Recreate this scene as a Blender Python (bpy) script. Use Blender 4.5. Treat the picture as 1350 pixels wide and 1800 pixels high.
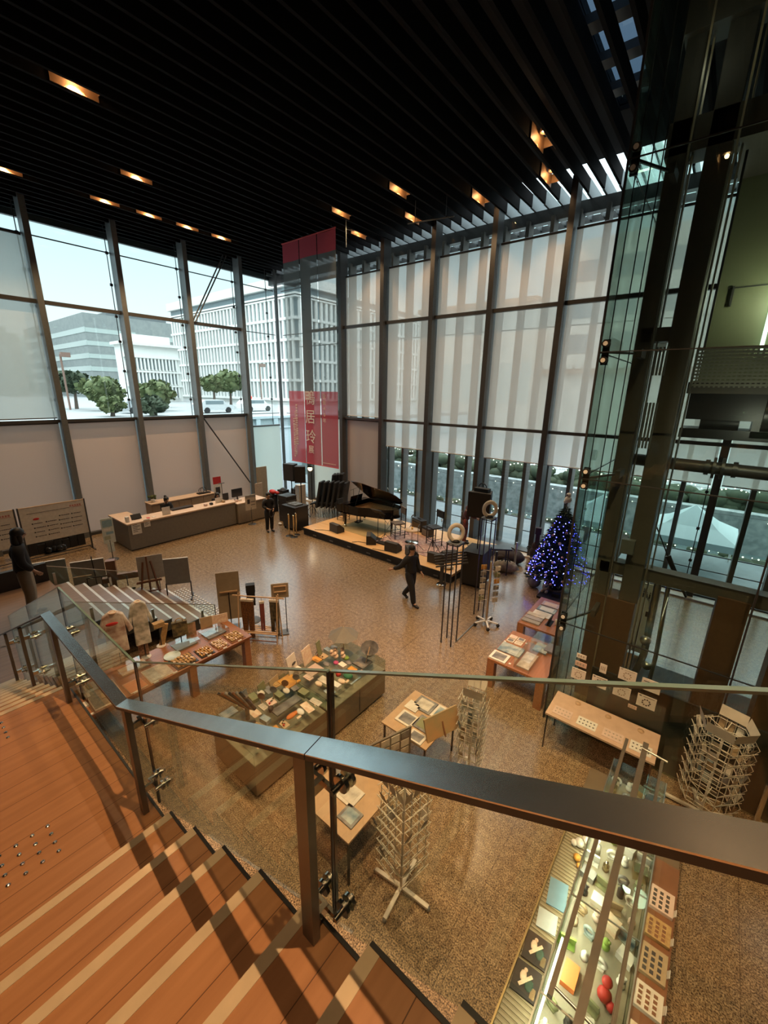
import bpy, bmesh, math, random
from mathutils import Vector, Matrix
random.seed(7)
for _o in list(bpy.data.objects): bpy.data.objects.remove(_o)
S = bpy.context.scene
COL = S.collection
PI = math.pi

# ------------------------------------------------------------------ camera
F_PX = 725.66
YAW, PITCH, ROLL = -0.674902193, -0.284385270, 0.0173400171
cy_, sy_, cp_, sp_ = math.cos(YAW), math.sin(YAW), math.cos(PITCH), math.sin(PITCH)
fwd = Vector((sy_*cp_, cy_*cp_, sp_)); right0 = Vector((cy_, -sy_, 0)); up0 = right0.cross(fwd)
cr_, sr_ = math.cos(ROLL), math.sin(ROLL)
rt = right0*cr_ + up0*sr_; upv = up0*cr_ - right0*sr_
cam_d = bpy.data.cameras.new('camera'); cam = bpy.data.objects.new('camera', cam_d); COL.objects.link(cam)
cam_d.sensor_fit = 'HORIZONTAL'; cam_d.sensor_width = 36.0; cam_d.lens = F_PX/1350.0*36.0
cam_d.clip_start = 0.05; cam_d.clip_end = 600
cam.matrix_world = Matrix(((rt.x, upv.x, -fwd.x, 0), (rt.y, upv.y, -fwd.y, 0), (rt.z, upv.z, -fwd.z, 5.7), (0, 0, 0, 1)))
S.camera = cam

# ------------------------------------------------------------------ exposure, sky, lamps
S.view_settings.view_transform = 'Standard'; S.view_settings.look = 'None'
S.view_settings.exposure = 0.3; S.view_settings.gamma = 1.0; S.view_settings.use_curve_mapping = False
S.cycles.max_bounces = 10; S.cycles.transparent_max_bounces = 24; S.cycles.diffuse_bounces = 3; S.cycles.glossy_bounces = 4
S.cycles.transmission_bounces = 6; S.cycles.caustics_reflective = False; S.cycles.caustics_refractive = False
S.cycles.sample_clamp_indirect = 4.0
W = bpy.data.worlds.new('dusk_sky'); S.world = W; W.use_nodes = True
wn = W.node_tree.nodes; wl = W.node_tree.links
for n in list(wn): wn.remove(n)
wo = wn.new('ShaderNodeOutputWorld'); wb = wn.new('ShaderNodeBackground')
tc = wn.new('ShaderNodeTexCoord'); sx = wn.new('ShaderNodeSeparateXYZ'); rmp = wn.new('ShaderNodeValToRGB')
wl.new(tc.outputs['Generated'], sx.inputs[0]); wl.new(sx.outputs['Z'], rmp.inputs[0])
el = rmp.color_ramp.elements
# pale dusk overcast: brighter towards the zenith, as a CIE overcast sky is
el[0].position = 0.0; el[0].color = (0.62, 0.66, 0.66, 1)
el[1].position = 0.95; el[1].color = (2.5, 2.75, 2.9, 1)
e = el.new(0.12); e.color = (0.57, 0.66, 0.68, 1)
e = el.new(0.28); e.color = (0.42, 0.60, 0.67, 1)
e = el.new(0.45); e.color = (1.25, 1.5, 1.6, 1)
e = el.new(0.65); e.color = (2.2, 2.45, 2.55, 1)
wl.new(rmp.outputs[0], wb.inputs['Color']); wb.inputs['Strength'].default_value = 1.6
wl.new(wb.outputs[0], wo.inputs['Surface'])
WARM = (1.0, 0.62, 0.31)
LAMP_W = 430.0            # watts of one ceiling downlight
STAGE_W = 400.0
STAIR_W = 680.0
FLOOR_W = 2100.0          # narrow unseen lamps added to brighten the shop floor
# x, y, kind : recessed lamps between the ceiling slats, kind f added as fill
LAMPS = [(-11.2, 4.1, 'h'), (-16.8, 3.93, 'h'), (-14.4, 6.4, 'h'), (-16.8, 6.43, 'h'), (-16.8, 7.78, 'h'), (-16.8, 9.13, 'h'), (-16.8, 10.5, 'h'),
         (-8.8, 11.58, 's'), (-11.2, 11.69, 's'), (-12.0, 13.5, 's'), (-9.6, 13.5, 's'), (-7.2, 13.5, 's'), (-4.4, 11.53, 's'), (-4.8, 13.43, 's'),
         (0.4, 1.7, 't'), (-1.2, -1.7, 't'), (-8.0, 2.4, 'h'), (-1.2, 4.4, 'f'), (-4.6, 4.0, 'f')]

# ------------------------------------------------------------------ helpers
MATS = {}
def mat(name, col=(.5, .5, .5), rough=.5, metal=0.0, noise=None, emit=None, estr=0.0, spec=None, trans=None, bump=None):
    """noise=(scale, second colour, contrast) mottles the base colour procedurally."""
    if name in MATS: return MATS[name]
    m = bpy.data.materials.new(name); m.use_nodes = True
    nt = m.node_tree; b = nt.nodes['Principled BSDF']
    b.inputs['Base Color'].default_value = (*col, 1); b.inputs['Roughness'].default_value = rough; b.inputs['Metallic'].default_value = metal
    if spec is not None: b.inputs['Specular IOR Level'].default_value = spec
    if trans is not None: b.inputs['Transmission Weight'].default_value = trans
    t = nt.nodes.new('ShaderNodeTexCoord')
    n = nt.nodes.new('ShaderNodeTexNoise'); nt.links.new(t.outputs['Object'], n.inputs['Vector'])
    sc, c2, w = noise if noise else (12.0, tuple(c*0.86 for c in col), 1.0)
    n.inputs['Scale'].default_value = sc; n.inputs['Detail'].default_value = 4
    r = nt.nodes.new('ShaderNodeValToRGB'); r.color_ramp.elements[0].position = .5-.22/w; r.color_ramp.elements[1].position = .5+.22/w
    r.color_ramp.elements[0].color = (*col, 1); r.color_ramp.elements[1].color = (*c2, 1)
    nt.links.new(n.outputs['Fac'], r.inputs[0]); nt.links.new(r.outputs[0], b.inputs['Base Color'])
    if bump:
        bp = nt.nodes.new('ShaderNodeBump'); bp.inputs['Strength'].default_value = bump; bp.inputs['Distance'].default_value = .01
        nt.links.new(n.outputs['Fac'], bp.inputs['Height']); nt.links.new(bp.outputs[0], b.inputs['Normal'])
    if emit: b.inputs['Emission Color'].default_value = (*emit, 1); b.inputs['Emission Strength'].default_value = estr
    MATS[name] = m; return m

def glass(name, tint=(1, 1, 1), refl=1.0, rough=0.0):
    """thin sheet glass: tinted see-through plus a Fresnel mirror"""
    if name in MATS: return MATS[name]
    m = bpy.data.materials.new(name); m.use_nodes = True; nt = m.node_tree
    for n in list(nt.nodes): nt.nodes.remove(n)
    o = nt.nodes.new('ShaderNodeOutputMaterial'); mx = nt.nodes.new('ShaderNodeMixShader'); tr = nt.nodes.new('ShaderNodeBsdfTransparent')
    gl = nt.nodes.new('ShaderNodeBsdfGlossy'); fr = nt.nodes.new('ShaderNodeFresnel'); mu = nt.nodes.new('ShaderNodeMath'); mu.operation = 'MULTIPLY'
    ge = nt.nodes.new('ShaderNodeNewGeometry'); ix = nt.nodes.new('ShaderNodeMix'); ix.data_type = 'FLOAT'
    ix.inputs[2].default_value = 1.45; ix.inputs[3].default_value = 1/1.45
    nt.links.new(ge.outputs['Backfacing'], ix.inputs[0]); nt.links.new(ix.outputs[0], fr.inputs['IOR'])
    tr.inputs[0].default_value = (*tint, 1); gl.inputs['Roughness'].default_value = rough; gl.inputs[0].default_value = (.9, 1, .96, 1)
    mu.inputs[1].default_value = refl
    nt.links.new(fr.outputs[0], mu.inputs[0]); nt.links.new(mu.outputs[0], mx.inputs[0]); nt.links.new(tr.outputs[0], mx.inputs[1]); nt.links.new(gl.outputs[0], mx.inputs[2])
    nt.links.new(mx.outputs[0], o.inputs[0]); MATS[name] = m; return m

def cloth(name, col, through=.4, clear=.0, weave=60):
    """roller-blind / banner cloth: diffuse + translucent + a share of open weave"""
    if name in MATS: return MATS[name]
    m = bpy.data.materials.new(name); m.use_nodes = True; nt = m.node_tree
    for n in list(nt.nodes): nt.nodes.remove(n)
    o = nt.nodes.new('ShaderNodeOutputMaterial'); d = nt.nodes.new('ShaderNodeBsdfDiffuse'); t = nt.nodes.new('ShaderNodeBsdfTranslucent'); tr = nt.nodes.new('ShaderNodeBsdfTransparent')
    m1 = nt.nodes.new('ShaderNodeMixShader'); m2 = nt.nodes.new('ShaderNodeMixShader'); m1.inputs[0].default_value = through; m2.inputs[0].default_value = clear
    tc = nt.nodes.new('ShaderNodeTexCoord'); n = nt.nodes.new('ShaderNodeTexNoise'); n.inputs['Scale'].default_value = weave; n.inputs['Detail'].default_value = 2
    r = nt.nodes.new('ShaderNodeValToRGB'); r.color_ramp.elements[0].color = (*[c*.94 for c in col], 1); r.color_ramp.elements[1].color = (*col, 1)
    nt.links.new(tc.outputs['Object'], n.inputs['Vector']); nt.links.new(n.outputs['Fac'], r.inputs[0])
    nt.links.new(r.outputs[0], d.inputs[0]); nt.links.new(r.outputs[0], t.inputs[0])
    nt.links.new(d.outputs[0], m1.inputs[1]); nt.links.new(t.outputs[0], m1.inputs[2]); nt.links.new(m1.outputs[0], m2.inputs[1]); nt.links.new(tr.outputs[0], m2.inputs[2])
    nt.links.new(m2.outputs[0], o.inputs[0]); MATS[name] = m; return m

class MB:
    """collects shapes and links them as ONE mesh object"""
    def __init__(s): s.v = []; s.f = []; s.mi = []; s.sm = []; s.m = 0
    def mt(s, i): s.m = i; return s
    def add(s, vs, fs, smooth=False):
        k = len(s.v); s.v += [tuple(p) for p in vs]
        for f in fs: s.f.append([i+k for i in f]); s.mi.append(s.m); s.sm.append(smooth)
        return s
    def box(s, c, d, rz=0, M=None):
        hx, hy, hz = d[0]/2, d[1]/2, d[2]/2
        P = [Vector((sx_*hx, sy2*hy, sz*hz)) for sz in (-1, 1) for sy2 in (-1, 1) for sx_ in (-1, 1)]
        R = M if M is not None else Matrix.Rotation(rz, 3, 'Z')
        P = [R @ p + Vector(c) for p in P]
        return s.add(P, [(0, 2, 3, 1), (4, 5, 7, 6), (0, 1, 5, 4), (2, 6, 7, 3), (0, 4, 6, 2), (1, 3, 7, 5)])
    def bx(s, x0, x1, y0, y1, z0, z1): return s.box(((x0+x1)/2, (y0+y1)/2, (z0+z1)/2), (abs(x1-x0), abs(y1-y0), abs(z1-z0)))
    def bar(s, p, q, w, h=None, up=(0, 0, 1)):
        p, q = Vector(p), Vector(q); d = (q-p); L = d.length
        if L < 1e-6: return s
        d.normalize(); u = Vector(up)
        if abs(d.dot(u)) > .99: u = Vector((1, 0, 0))
        r = d.cross(u).normalized(); u = r.cross(d).normalized(); h = h or w
        M = Matrix((r, d, u)).transposed()
        return s.box((p+q)/2, (w, L, h), M=M)
    def cyl(s, p, q, r, n=12, r2=None, caps=True):
        p, q = Vector(p), Vector(q); d = (q-p).normalized(); u = Vector((0, 0, 1)) if abs(d.z) < .95 else Vector((1, 0, 0))
        a = d.cross(u).normalized(); b = d.cross(a); r2 = r if r2 is None else r2
        vs = []; 
        for c, rr in ((p, r), (q, r2)):
            for i in range(n):
                t = 2*PI*i/n; vs.append(c + a*(rr*math.cos(t)) + b*(rr*math.sin(t)))
        s.add(vs, [(i, (i+1) % n, n+(i+1) % n, n+i) for i in range(n)], True)
        if caps: s.add(vs, [tuple(range(n-1, -1, -1)), tuple(range(n, 2*n))])
        return s
    def tube(s, path, r, n=8):
        for a, b in zip(path[:-1], path[1:]): s.cyl(a, b, r, n)
        for p in path[1:-1]: s.ball(p, r, n, max(4, n//2))
        return s
    def ball(s, c, r, n=12, k=8, sc=(1, 1, 1)):
        vs = [Vector((0, 0, 1))]; c = Vector(c)
        for i in range(1, k):
            t = PI*i/k
            for j in range(n): p = 2*PI*j/n; vs.append(Vector((math.sin(t)*math.cos(p), math.sin(t)*math.sin(p), math.cos(t))))
        vs.append(Vector((0, 0, -1))); vs = [Vector((v.x*r*sc[0], v.y*r*sc[1], v.z*r*sc[2]))+c for v in vs]
        fs = [(0, 1+j, 1+(j+1) % n) for j in range(n)]
        for i in range(k-2):
            for j in range(n): a = 1+i*n+j; b = 1+i*n+(j+1) % n; fs.append((a, a+n, b+n, b))
        e_ = len(vs)-1; fs += [(e_, 1+(k-2)*n+(j+1) % n, 1+(k-2)*n+j) for j in range(n)]
        return s.add(vs, fs, True)
    def lathe(s, prof, n=20, c=(0, 0, 0)):
        vs = [(c[0]+r*math.cos(2*PI*j/n), c[1]+r*math.sin(2*PI*j/n), c[2]+z) for r, z in prof for j in range(n)]
        fs = [(i*n+j, i*n+(j+1) % n, (i+1)*n+(j+1) % n, (i+1)*n+j) for i in range(len(prof)-1) for j in range(n)]
        return s.add(vs, fs, True)
    def prism(s, poly, z0, z1):
        n = len(poly); vs = [(x, y, z0) for x, y in poly]+[(x, y, z1) for x, y in poly]
        return s.add(vs, [tuple(range(n-1, -1, -1)), tuple(range(n, 2*n))]+[(i, (i+1) % n, n+(i+1) % n, n+i) for i in range(n)])
    def ext(s, poly3, dv):
        n = len(poly3); dv = Vector(dv); vs = [Vector(p) for p in poly3]+[Vector(p)+dv for p in poly3]
        return s.add(vs, [tuple(range(n-1, -1, -1)), tuple(range(n, 2*n))]+[(i, (i+1) % n, n+(i+1) % n, n+i) for i in range(n)])
    def quad(s, a, b, c, d): return s.add([a, b, c, d], [(0, 1, 2, 3)])
    def torus(s, c, R, r, M=None, n=24, k=8, arc=2*PI, sx_=1, sy2=1):
        M = M or Matrix.Identity(3); vs = []; full = arc > 2*PI-1e-3; nn = n if full else n+1
        for i in range(nn):
            t = arc*i/n
            for j in range(k):
                u = 2*PI*j/k; vs.append(M @ Vector(((R+r*math.cos(u))*math.cos(t)*sx_, (R+r*math.cos(u))*math.sin(t)*sy2, r*math.sin(u)))+Vector(c))
        fs = [((i % nn)*k+j, ((i+1) % nn)*k+j, ((i+1) % nn)*k+(j+1) % k, (i % nn)*k+(j+1) % k) for i in range(n) for j in range(k)]
        return s.add(vs, fs, True)
    def build(s, name, mats, parent=None, loc=None, rz=None, bevel=0):
        me = bpy.data.meshes.new(name); me.from_pydata(s.v, [], s.f)
        if not isinstance(mats, (list, tuple)): mats = [mats]
        for m in mats: me.materials.append(m)
        me.polygons.foreach_set('material_index', [min(i, len(mats)-1) for i in s.mi]); me.polygons.foreach_set('use_smooth', s.sm)
        bm = bmesh.new(); bm.from_mesh(me); bmesh.ops.recalc_face_normals(bm, faces=bm.faces); bm.to_mesh(me); bm.free(); me.update()
        o = bpy.data.objects.new(name, me); COL.objects.link(o)
        if parent is not None: o.parent = parent
        if loc is not None: o.location = loc
        if rz is not None: o.rotation_euler.z = rz
        if bevel:
            b = o.modifiers.new('bevel', 'BEVEL'); b.width = bevel; b.segments = 2; b.limit_method = 'ANGLE'
        return o

def tag(o, label, cat, group=None, kind=None):
    o['label'] = label; o['category'] = cat
    if group: o['group'] = group
    if kind: o['kind'] = kind
    return o
def thing(name, label, cat, loc=(0, 0, 0), rz=0, group=None):
    o = bpy.data.objects.new(name, None); COL.objects.link(o); o.location = loc; o.rotation_euler.z = rz; o.empty_display_size = .1
    return tag(o, label, cat, group)
def struct(o): o['kind'] = 'structure'; return o
KIDS = {}
def kids(o): return [c for c in bpy.data.objects if c.parent == o]
def dup(root, loc, rz=None, label=None, group=None):
    def cp(o, par):
        c = o.copy(); COL.objects.link(c)
        if par is not None: c.parent = par
        for ch in kids(o): cp(ch, c)
        return c
    r = cp(root, None); r.location = loc
    if rz is not None: r.rotation_euler.z = rz
    if label: r['label'] = label
    if group: r['group'] = group
    return r
ORD = ['first', 'second', 'third', 'fourth', 'fifth', 'sixth', 'seventh', 'eighth', 'ninth', 'tenth', 'eleventh', 'twelfth', 'thirteenth', 'fourteenth', 'fifteenth', 'sixteenth', 'seventeenth', 'eighteenth', 'nineteenth', 'twentieth']
def text_mesh(s, size, M, m, name, parent, depth=.004):
    c = bpy.data.curves.new(name, 'FONT'); c.body = s; c.size = size; c.align_x = 'CENTER'; c.align_y = 'CENTER'; c.extrude = depth
    t = bpy.data.objects.new(name, c); COL.objects.link(t)
    dg = bpy.context.evaluated_depsgraph_get(); me = bpy.data.meshes.new_from_object(t.evaluated_get(dg))
    bpy.data.objects.remove(t); me.materials.clear(); me.materials.append(m)
    o = bpy.data.objects.new(name, me); COL.objects.link(o); o.parent = parent; o.matrix_local = M
    return o

# ------------------------------------------------------------------ materials
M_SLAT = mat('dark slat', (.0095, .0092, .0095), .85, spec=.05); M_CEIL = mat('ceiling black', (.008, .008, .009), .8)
M_STEEL = mat('dark painted steel', (.075, .075, .075), .42, .3); M_STEELL = mat('grey painted steel', (.15, .165, .17), .4, .2)
M_CHROME = mat('polished steel', (.62, .58, .52), .18, 1.0); M_BRUSH = mat('brushed steel', (.50, .49, .46), .34, 1.0)
M_BLACK = mat('black matte', (.012, .012, .013), .6); M_BLK2 = mat('black satin', (.02, .02, .022), .35)
M_PIANO = mat('piano lacquer', (.008, .007, .007), .06); M_WHITE = mat('white card', (.78, .76, .72), .6); M_WPAINT = mat('white paint', (.75, .74, .71), .35)
M_WGLASS = glass('window glass', (.93, .97, .96), .8); M_RGLASS = glass('railing glass', (.90, .95, .93), .9); M_EGLASS = glass('elevator glass', (.80, .865, .83), 1.0)
M_ACRYL = glass('clear acrylic', (.95, .96, .96), .8); M_CASEGL = glass('case glass', (.88, .92, .90), .8)
M_BEIGE = mat('beige board', (.36, .29, .20), .7); M_KRAFT = mat('kraft', (.45, .33, .2), .7); M_GREYB = mat('grey board', (.30, .29, .27), .7)
M_RED = mat('red', (.55, .03, .03), .5); M_GOLD = mat('brass', (.80, .66, .42), .25, 1.0); M_PAPER = mat('paper', (.72, .66, .58), .8)
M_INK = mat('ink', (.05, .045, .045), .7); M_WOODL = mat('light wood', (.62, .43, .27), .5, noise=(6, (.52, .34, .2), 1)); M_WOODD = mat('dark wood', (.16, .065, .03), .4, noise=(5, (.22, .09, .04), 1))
M_PINK = mat('pale pink', (.7, .52, .45), .6)

def planks(name, c1, c2, c3, axis, pw, rough, gloss=.4):
    """wood boards running along X (axis=0) or Y (axis=1), world coordinates"""
    m = bpy.data.materials.new(name); m.use_nodes = True; nt = m.node_tree; b = nt.nodes['Principled BSDF']
    t = nt.nodes.new('ShaderNodeTexCoord'); mp = nt.nodes.new('ShaderNodeMapping'); nt.links.new(t.outputs['Object'], mp.inputs['Vector'])
    mp.inputs['Scale'].default_value = (1, 14, 14) if axis == 0 else (14, 1, 14)
    n = nt.nodes.new('ShaderNodeTexNoise'); n.inputs['Scale'].default_value = 1.6; n.inputs['Detail'].default_value = 6; nt.links.new(mp.outputs[0], n.inputs['Vector'])
    r = nt.nodes.new('ShaderNodeValToRGB'); r.color_ramp.elements[0].position = .3; r.color_ramp.elements[1].position = .7
    r.color_ramp.elements[0].color = (*c1, 1); r.color_ramp.elements[1].color = (*c2, 1); nt.links.new(n.outputs['Fac'], r.inputs[0])
    sp = nt.nodes.new('ShaderNodeSeparateXYZ'); nt.links.new(t.outputs['Object'], sp.inputs[0])
    dv = nt.nodes.new('ShaderNodeMath'); dv.operation = 'DIVIDE'; dv.inputs[1].default_value = pw; nt.links.new(sp.outputs[1 if axis == 0 else 0], dv.inputs[0])
    fr = nt.nodes.new('ShaderNodeMath'); fr.operation = 'FRACT'; nt.links.new(dv.outputs[0], fr.inputs[0])
    lt = nt.nodes.new('ShaderNodeMath'); lt.operation = 'LESS_THAN'; lt.inputs[1].default_value = .022; nt.links.new(fr.outputs[0], lt.inputs[0])
    mx = nt.nodes.new('ShaderNodeMix'); mx.data_type = 'RGBA'; nt.links.new(lt.outputs[0], mx.inputs[0]); nt.links.new(r.outputs[0], mx.inputs[6]); mx.inputs[7].default_value = (*c3, 1)
    nt.links.new(mx.outputs[2], b.inputs['Base Color']); b.inputs['Roughness'].default_value = rough; b.inputs['Specular IOR Level'].default_value = gloss
    MATS[name] = m; return m
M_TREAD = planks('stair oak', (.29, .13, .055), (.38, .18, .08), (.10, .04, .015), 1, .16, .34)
M_NOSE = mat('nosing strip', (.60, .46, .30), .3, .2); M_STAGE = planks('stage boards', (.62, .38, .16), (.70, .45, .22), (.35, .2, .08), 0, .9, .35)
M_TABLE = planks('table teak', (.27, .115, .05), (.35, .155, .075), (.2, .07, .03), 1, .4, .28)

def granite():
    m = bpy.data.materials.new('granite floor'); m.use_nodes = True; nt = m.node_tree; b = nt.nodes['Principled BSDF']
    t = nt.nodes.new('ShaderNodeTexCoord')
    def nz(sc, det, p0, p1, ca, cb):
        n = nt.nodes.new('ShaderNodeTexNoise'); n.inputs['Scale'].default_value = sc; n.inputs['Detail'].default_value = det; nt.links.new(t.outputs['Object'], n.inputs['Vector'])
        r = nt.nodes.new('ShaderNodeValToRGB'); r.color_ramp.elements[0].position = p0; r.color_ramp.elements[1].position = p1
        r.color_ramp.elements[0].color = (*ca, 1); r.color_ramp.elements[1].color = (*cb, 1); nt.links.new(n.outputs['Fac'], r.inputs[0]); return r
    a = nz(66, 9, .37, .63, (.055, .035, .020), (.48, .34, .20)); c = nz(13, 4, .38, .62, (.66, .64, .62), (1.0, 1.0, 1.0))
    mx = nt.nodes.new('ShaderNodeMix'); mx.data_type = 'RGBA'; mx.blend_type = 'MULTIPLY'; mx.inputs[0].default_value = 1
    nt.links.new(a.outputs[0], mx.inputs[6]); nt.links.new(c.outputs[0], mx.inputs[7])
    # slab joints every 1.2 m
    br = nt.nodes.new('ShaderNodeTexBrick'); br.offset = 0; br.inputs['Scale'].default_value = 1; br.inputs['Brick Width'].default_value = 1.2; br.inputs['Row Height'].default_value = 1.2
    br.inputs['Mortar Size'].default_value = .006; br.inputs['Color1'].default_value = br.inputs['Color2'].default_value = (1, 1, 1, 1); br.inputs['Mortar'].default_value = (.62, .6, .58, 1)
    nt.links.new(t.outputs['Object'], br.inputs['Vector'])
    m2 = nt.nodes.new('ShaderNodeMix'); m2.data_type = 'RGBA'; m2.blend_type = 'MULTIPLY'; m2.inputs[0].default_value = 1
    nt.links.new(mx.outputs[2], m2.inputs[6]); nt.links.new(br.outputs['Color'], m2.inputs[7])
    nt.links.new(m2.outputs[2], b.inputs['Base Color']); b.inputs['Roughness'].default_value = .21; b.inputs['Specular IOR Level'].default_value = .85
    return m
M_FLOOR = granite()
# ================================================================== SETTING
XL, YB, ZC = -18.76, 14.45, 11.4
XR, YF = 6.0, -4.5
struct(MB().bx(XL-.4, XR, YF, YB+.1, -.3, 0).build('floor', M_FLOOR))
slab = MB()
slab.bx(-20.4, -3.25, YF, YB, 12.0, 12.3).bx(-2.45, XR, YF, YB, 12.0, 12.3).bx(-3.25, -2.45, YF, 8.7, 12.0, 12.3).bx(-3.25, -2.45, 12.5, YB, 12.0, 12.3)
slab.bx(-20.4, XL, YB, YB+2.6, 12.0, 12.3)
struct(slab.build('ceiling', M_CEIL))
sl = MB(); so = MB(); xs = -2.69+.42*20
while xs > -20.3:
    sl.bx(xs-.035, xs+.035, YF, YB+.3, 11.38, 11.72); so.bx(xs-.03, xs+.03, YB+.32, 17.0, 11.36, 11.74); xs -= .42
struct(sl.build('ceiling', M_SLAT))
struct(so.build('trim_3', mat('sky-lit slat grey', (.20, .21, .22), .45, .3)))  # same slats outdoors, sky light painted in as a lighter grey
bm_ = MB(); bm_.bx(-20.3, XR, 15.15, 15.4, 11.0, 11.36).bx(-20.3, XR, 16.9, 17.0, 11.3, 11.5).bx(-20.4, -20.25, YF, 17.0, 11.25, 12.0)
struct(bm_.build('trim_1', M_STEEL))
t2 = MB(); 
for y in (9.55, 10.6, 11.6): t2.bx(-3.25, -2.45, y-.15, y+.15, 11.9, 12.05)
struct(t2.build('trim_2', M_STEEL))
struct(MB().bx(-3.25, -2.45, 8.7, 12.5, 12.1, 12.13).build('window_1', glass('skylight glass', (.16, .2, .24), .5)))
M_WALLD = mat('dark plaster', (.055, .05, .046), .8)
struct(MB().bx(XR, XR+.2, YF, YB, 0, 12).build('wall_right', M_WALLD))
struct(MB().bx(-20.4, XR, YF-.2, YF, 0, 12).build('wall_rear', M_WALLD))

# --- glazed left wall (x = XL) and back wall (y = YB)
wl_ = MB(); wl_.bx(XL-.35, XL+.05, YF, YB, -.02, .12)
WLm = struct(wl_.build('wall_left', M_STEEL))
LY = [-3.14, -.55, 2.03, 4.61, 7.19, 9.77, 12.34]
for y in LY: MB().bx(XL-.25, XL+.22, y-.09, y+.09, 0, 11.72).build('mullion', M_STEELL, WLm)
MB().bx(XL-.12, XL+.02, YB-.04, YB+.06, 0, 11.72).build('corner_post', M_STEEL, WLm)
rails = MB()
for z, w in ((4.47, .10), (8.41, .13)): rails.bx(XL-.08, XL+.06, YF, LY[-1], z-w/2, z+w/2)
rails.build('transom', M_STEEL, WLm)
rr = MB()
for z in (10.47,): rr.cyl((XL-.25, YF, z), (XL-.25, YB, z), .022, 6)
rr.cyl((XL-.25, LY[-1], 8.41), (XL-.25, YB, 8.41), .02, 6).cyl((XL-.25, LY[-1], 4.47), (XL-.25, YB, 4.47), .02, 6)
for y in LY+[YB-.25]:
    rr.cyl((XL-.3, y-.16, 0), (XL-.3, y-.16, 11.4), .016, 6)
    for z in (5.2, 6.3, 7.4, 8.3, 9.4, 10.47): rr.box((XL-.3, y-.16, z), (.07, .09, .09))
rr.build('tie_rod', M_BLK2, WLm)
br = MB()      # crossed tension rods in the bay beside the counter
br.cyl((XL+.1, 9.9, 4.4), (XL+.1, 12.1, 1.0), .035, 8).cyl((XL+.1, 9.9, 8.5), (XL+.1, 11.6, 11.4), .03, 8).cyl((XL+.1, 10.0, 8.45), (XL+.1, 11.75, 11.4), .03, 8)
br.build('brace_rod', M_STEEL, WLm)
for i, y in enumerate(LY):
    y1 = LY[i+1] if i+1 < len(LY) else YB
    struct(MB().bx(XL-.34, XL-.325, y, y1, 0.05, 11.72).build('window_%d' % (i+2), M_WGLASS))
WBm = struct(MB().bx(XL, XR, YB-.02, YB+.4, -.02, .1).build('wall_back', M_STEEL))
BX = [-16.55, -14.12, -11.72, -9.34, -6.98, -4.6, -2.22, .16, 2.54, 4.92]
for x in BX: MB().bx(x-.09, x+.09, YB-.2, YB+.25, 0, 11.72).build('mullion', M_STEEL, WBm)
tb = MB()
for z, w in ((4.47, .10), (8.41, .12)): tb.bx(-16.55, XR, YB-.06, YB+.08, z-w/2, z+w/2)
tb.build('transom', M_STEEL, WBm)
tr_ = MB()
for z in (4.47, 8.41, 10.47): tr_.cyl((XL, YB+.3, z), (-16.5, YB+.3, z), .02, 6)
for x in BX:
    tr_.cyl((x-.17, YB+.3, 0), (x-.17, YB+.3, 11.4), .014, 6)
    for z in (1, 2, 3.1, 5.2, 6.3, 7.4, 9.4, 10.4): tr_.box((x-.17, YB+.3, z), (.08, .06, .08))
tr_.build('tie_rod', M_BLK2, WBm)
for i, x in enumerate([XL]+BX):
    x1 = BX[i] if i < len(BX) else XR
    struct(MB().bx(x, x1, YB+.34, YB+.355, .05, 11.72).build('window_%d' % (i+9), M_WGLASS))
# vertical fins standing outside the back wall
M_FIN = mat('fin bronze', (.13, .12, .11), .5)
x = -15.0
while x < 5.5:
    MB().bx(x-.06, x+.06, 15.0, 15.4, 0, 11.1).build('fin', M_FIN, WBm); x += .8
fr_ = MB()
for z in (.55, 1.05, 7.9): fr_.cyl((-18.5, 15.45, z), (XR, 15.45, z), .022, 6)
fr_.build('guard_rail', M_STEELL, WBm)

# --- roller blinds
C_LOW = cloth('blind cloth opaque', (.74, .63, .57), .42, 0); C_UP = cloth('blind cloth open weave', (.86, .76, .68), .74, .46)
C_COR = cloth('blind cloth pale', (.80, .84, .80), .6, .12); C_LUP = cloth('blind cloth grey', (.62, .64, .60), .5, .34)
def blind_l(y0, y1, z0, z1, m, label, g):
    t = thing('roller_blind', label, 'blind', (XL-.12, (y0+y1)/2, z0), 0, g); w = (y1-y0)/2-.12; h = z1-z0
    MB().bx(-.003, .003, -w, w, .03, h).build('blind_cloth', m, t); MB().cyl((0, -w, .02), (0, w, .02), .02, 8).build('bottom_bar', M_STEEL, t)
    MB().cyl((0, -w, h), (0, w, h), .04, 8).build('roller_tube', M_STEEL, t)
def blind_b(x0, x1, z0, z1, m, label, g):
    t = thing('roller_blind', label, 'blind', ((x0+x1)/2, YB+.12, z0), 0, g); w = (x1-x0)/2-.12; h = z1-z0
    MB().bx(-w, w, -.003, .003, .03, h).build('blind_cloth', m, t); MB().cyl((-w, 0, .02), (w, 0, .02), .02, 8).build('bottom_bar', M_WPAINT, t)
    MB().cyl((-w, 0, h), (w, 0, h), .04, 8).build('roller_tube', M_STEEL, t)
lbl = {2.03: 'beige opaque blind drawn to the floor behind the white sponsor boards', 4.61: 'beige opaque blind behind the near end of the reception counter', 7.19: 'beige opaque blind behind the back cabinet of the reception',
       9.77: 'beige opaque blind crossed by a slanting brace rod behind the counter'}
for y in LY[:-1]:
    blind_l(y, LY[LY.index(y)+1], .08, 4.4, C_LOW, lbl.get(y, 'beige opaque blind on the left wall beyond the sponsor boards'), 'opaque blinds along the lower left wall')
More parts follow.
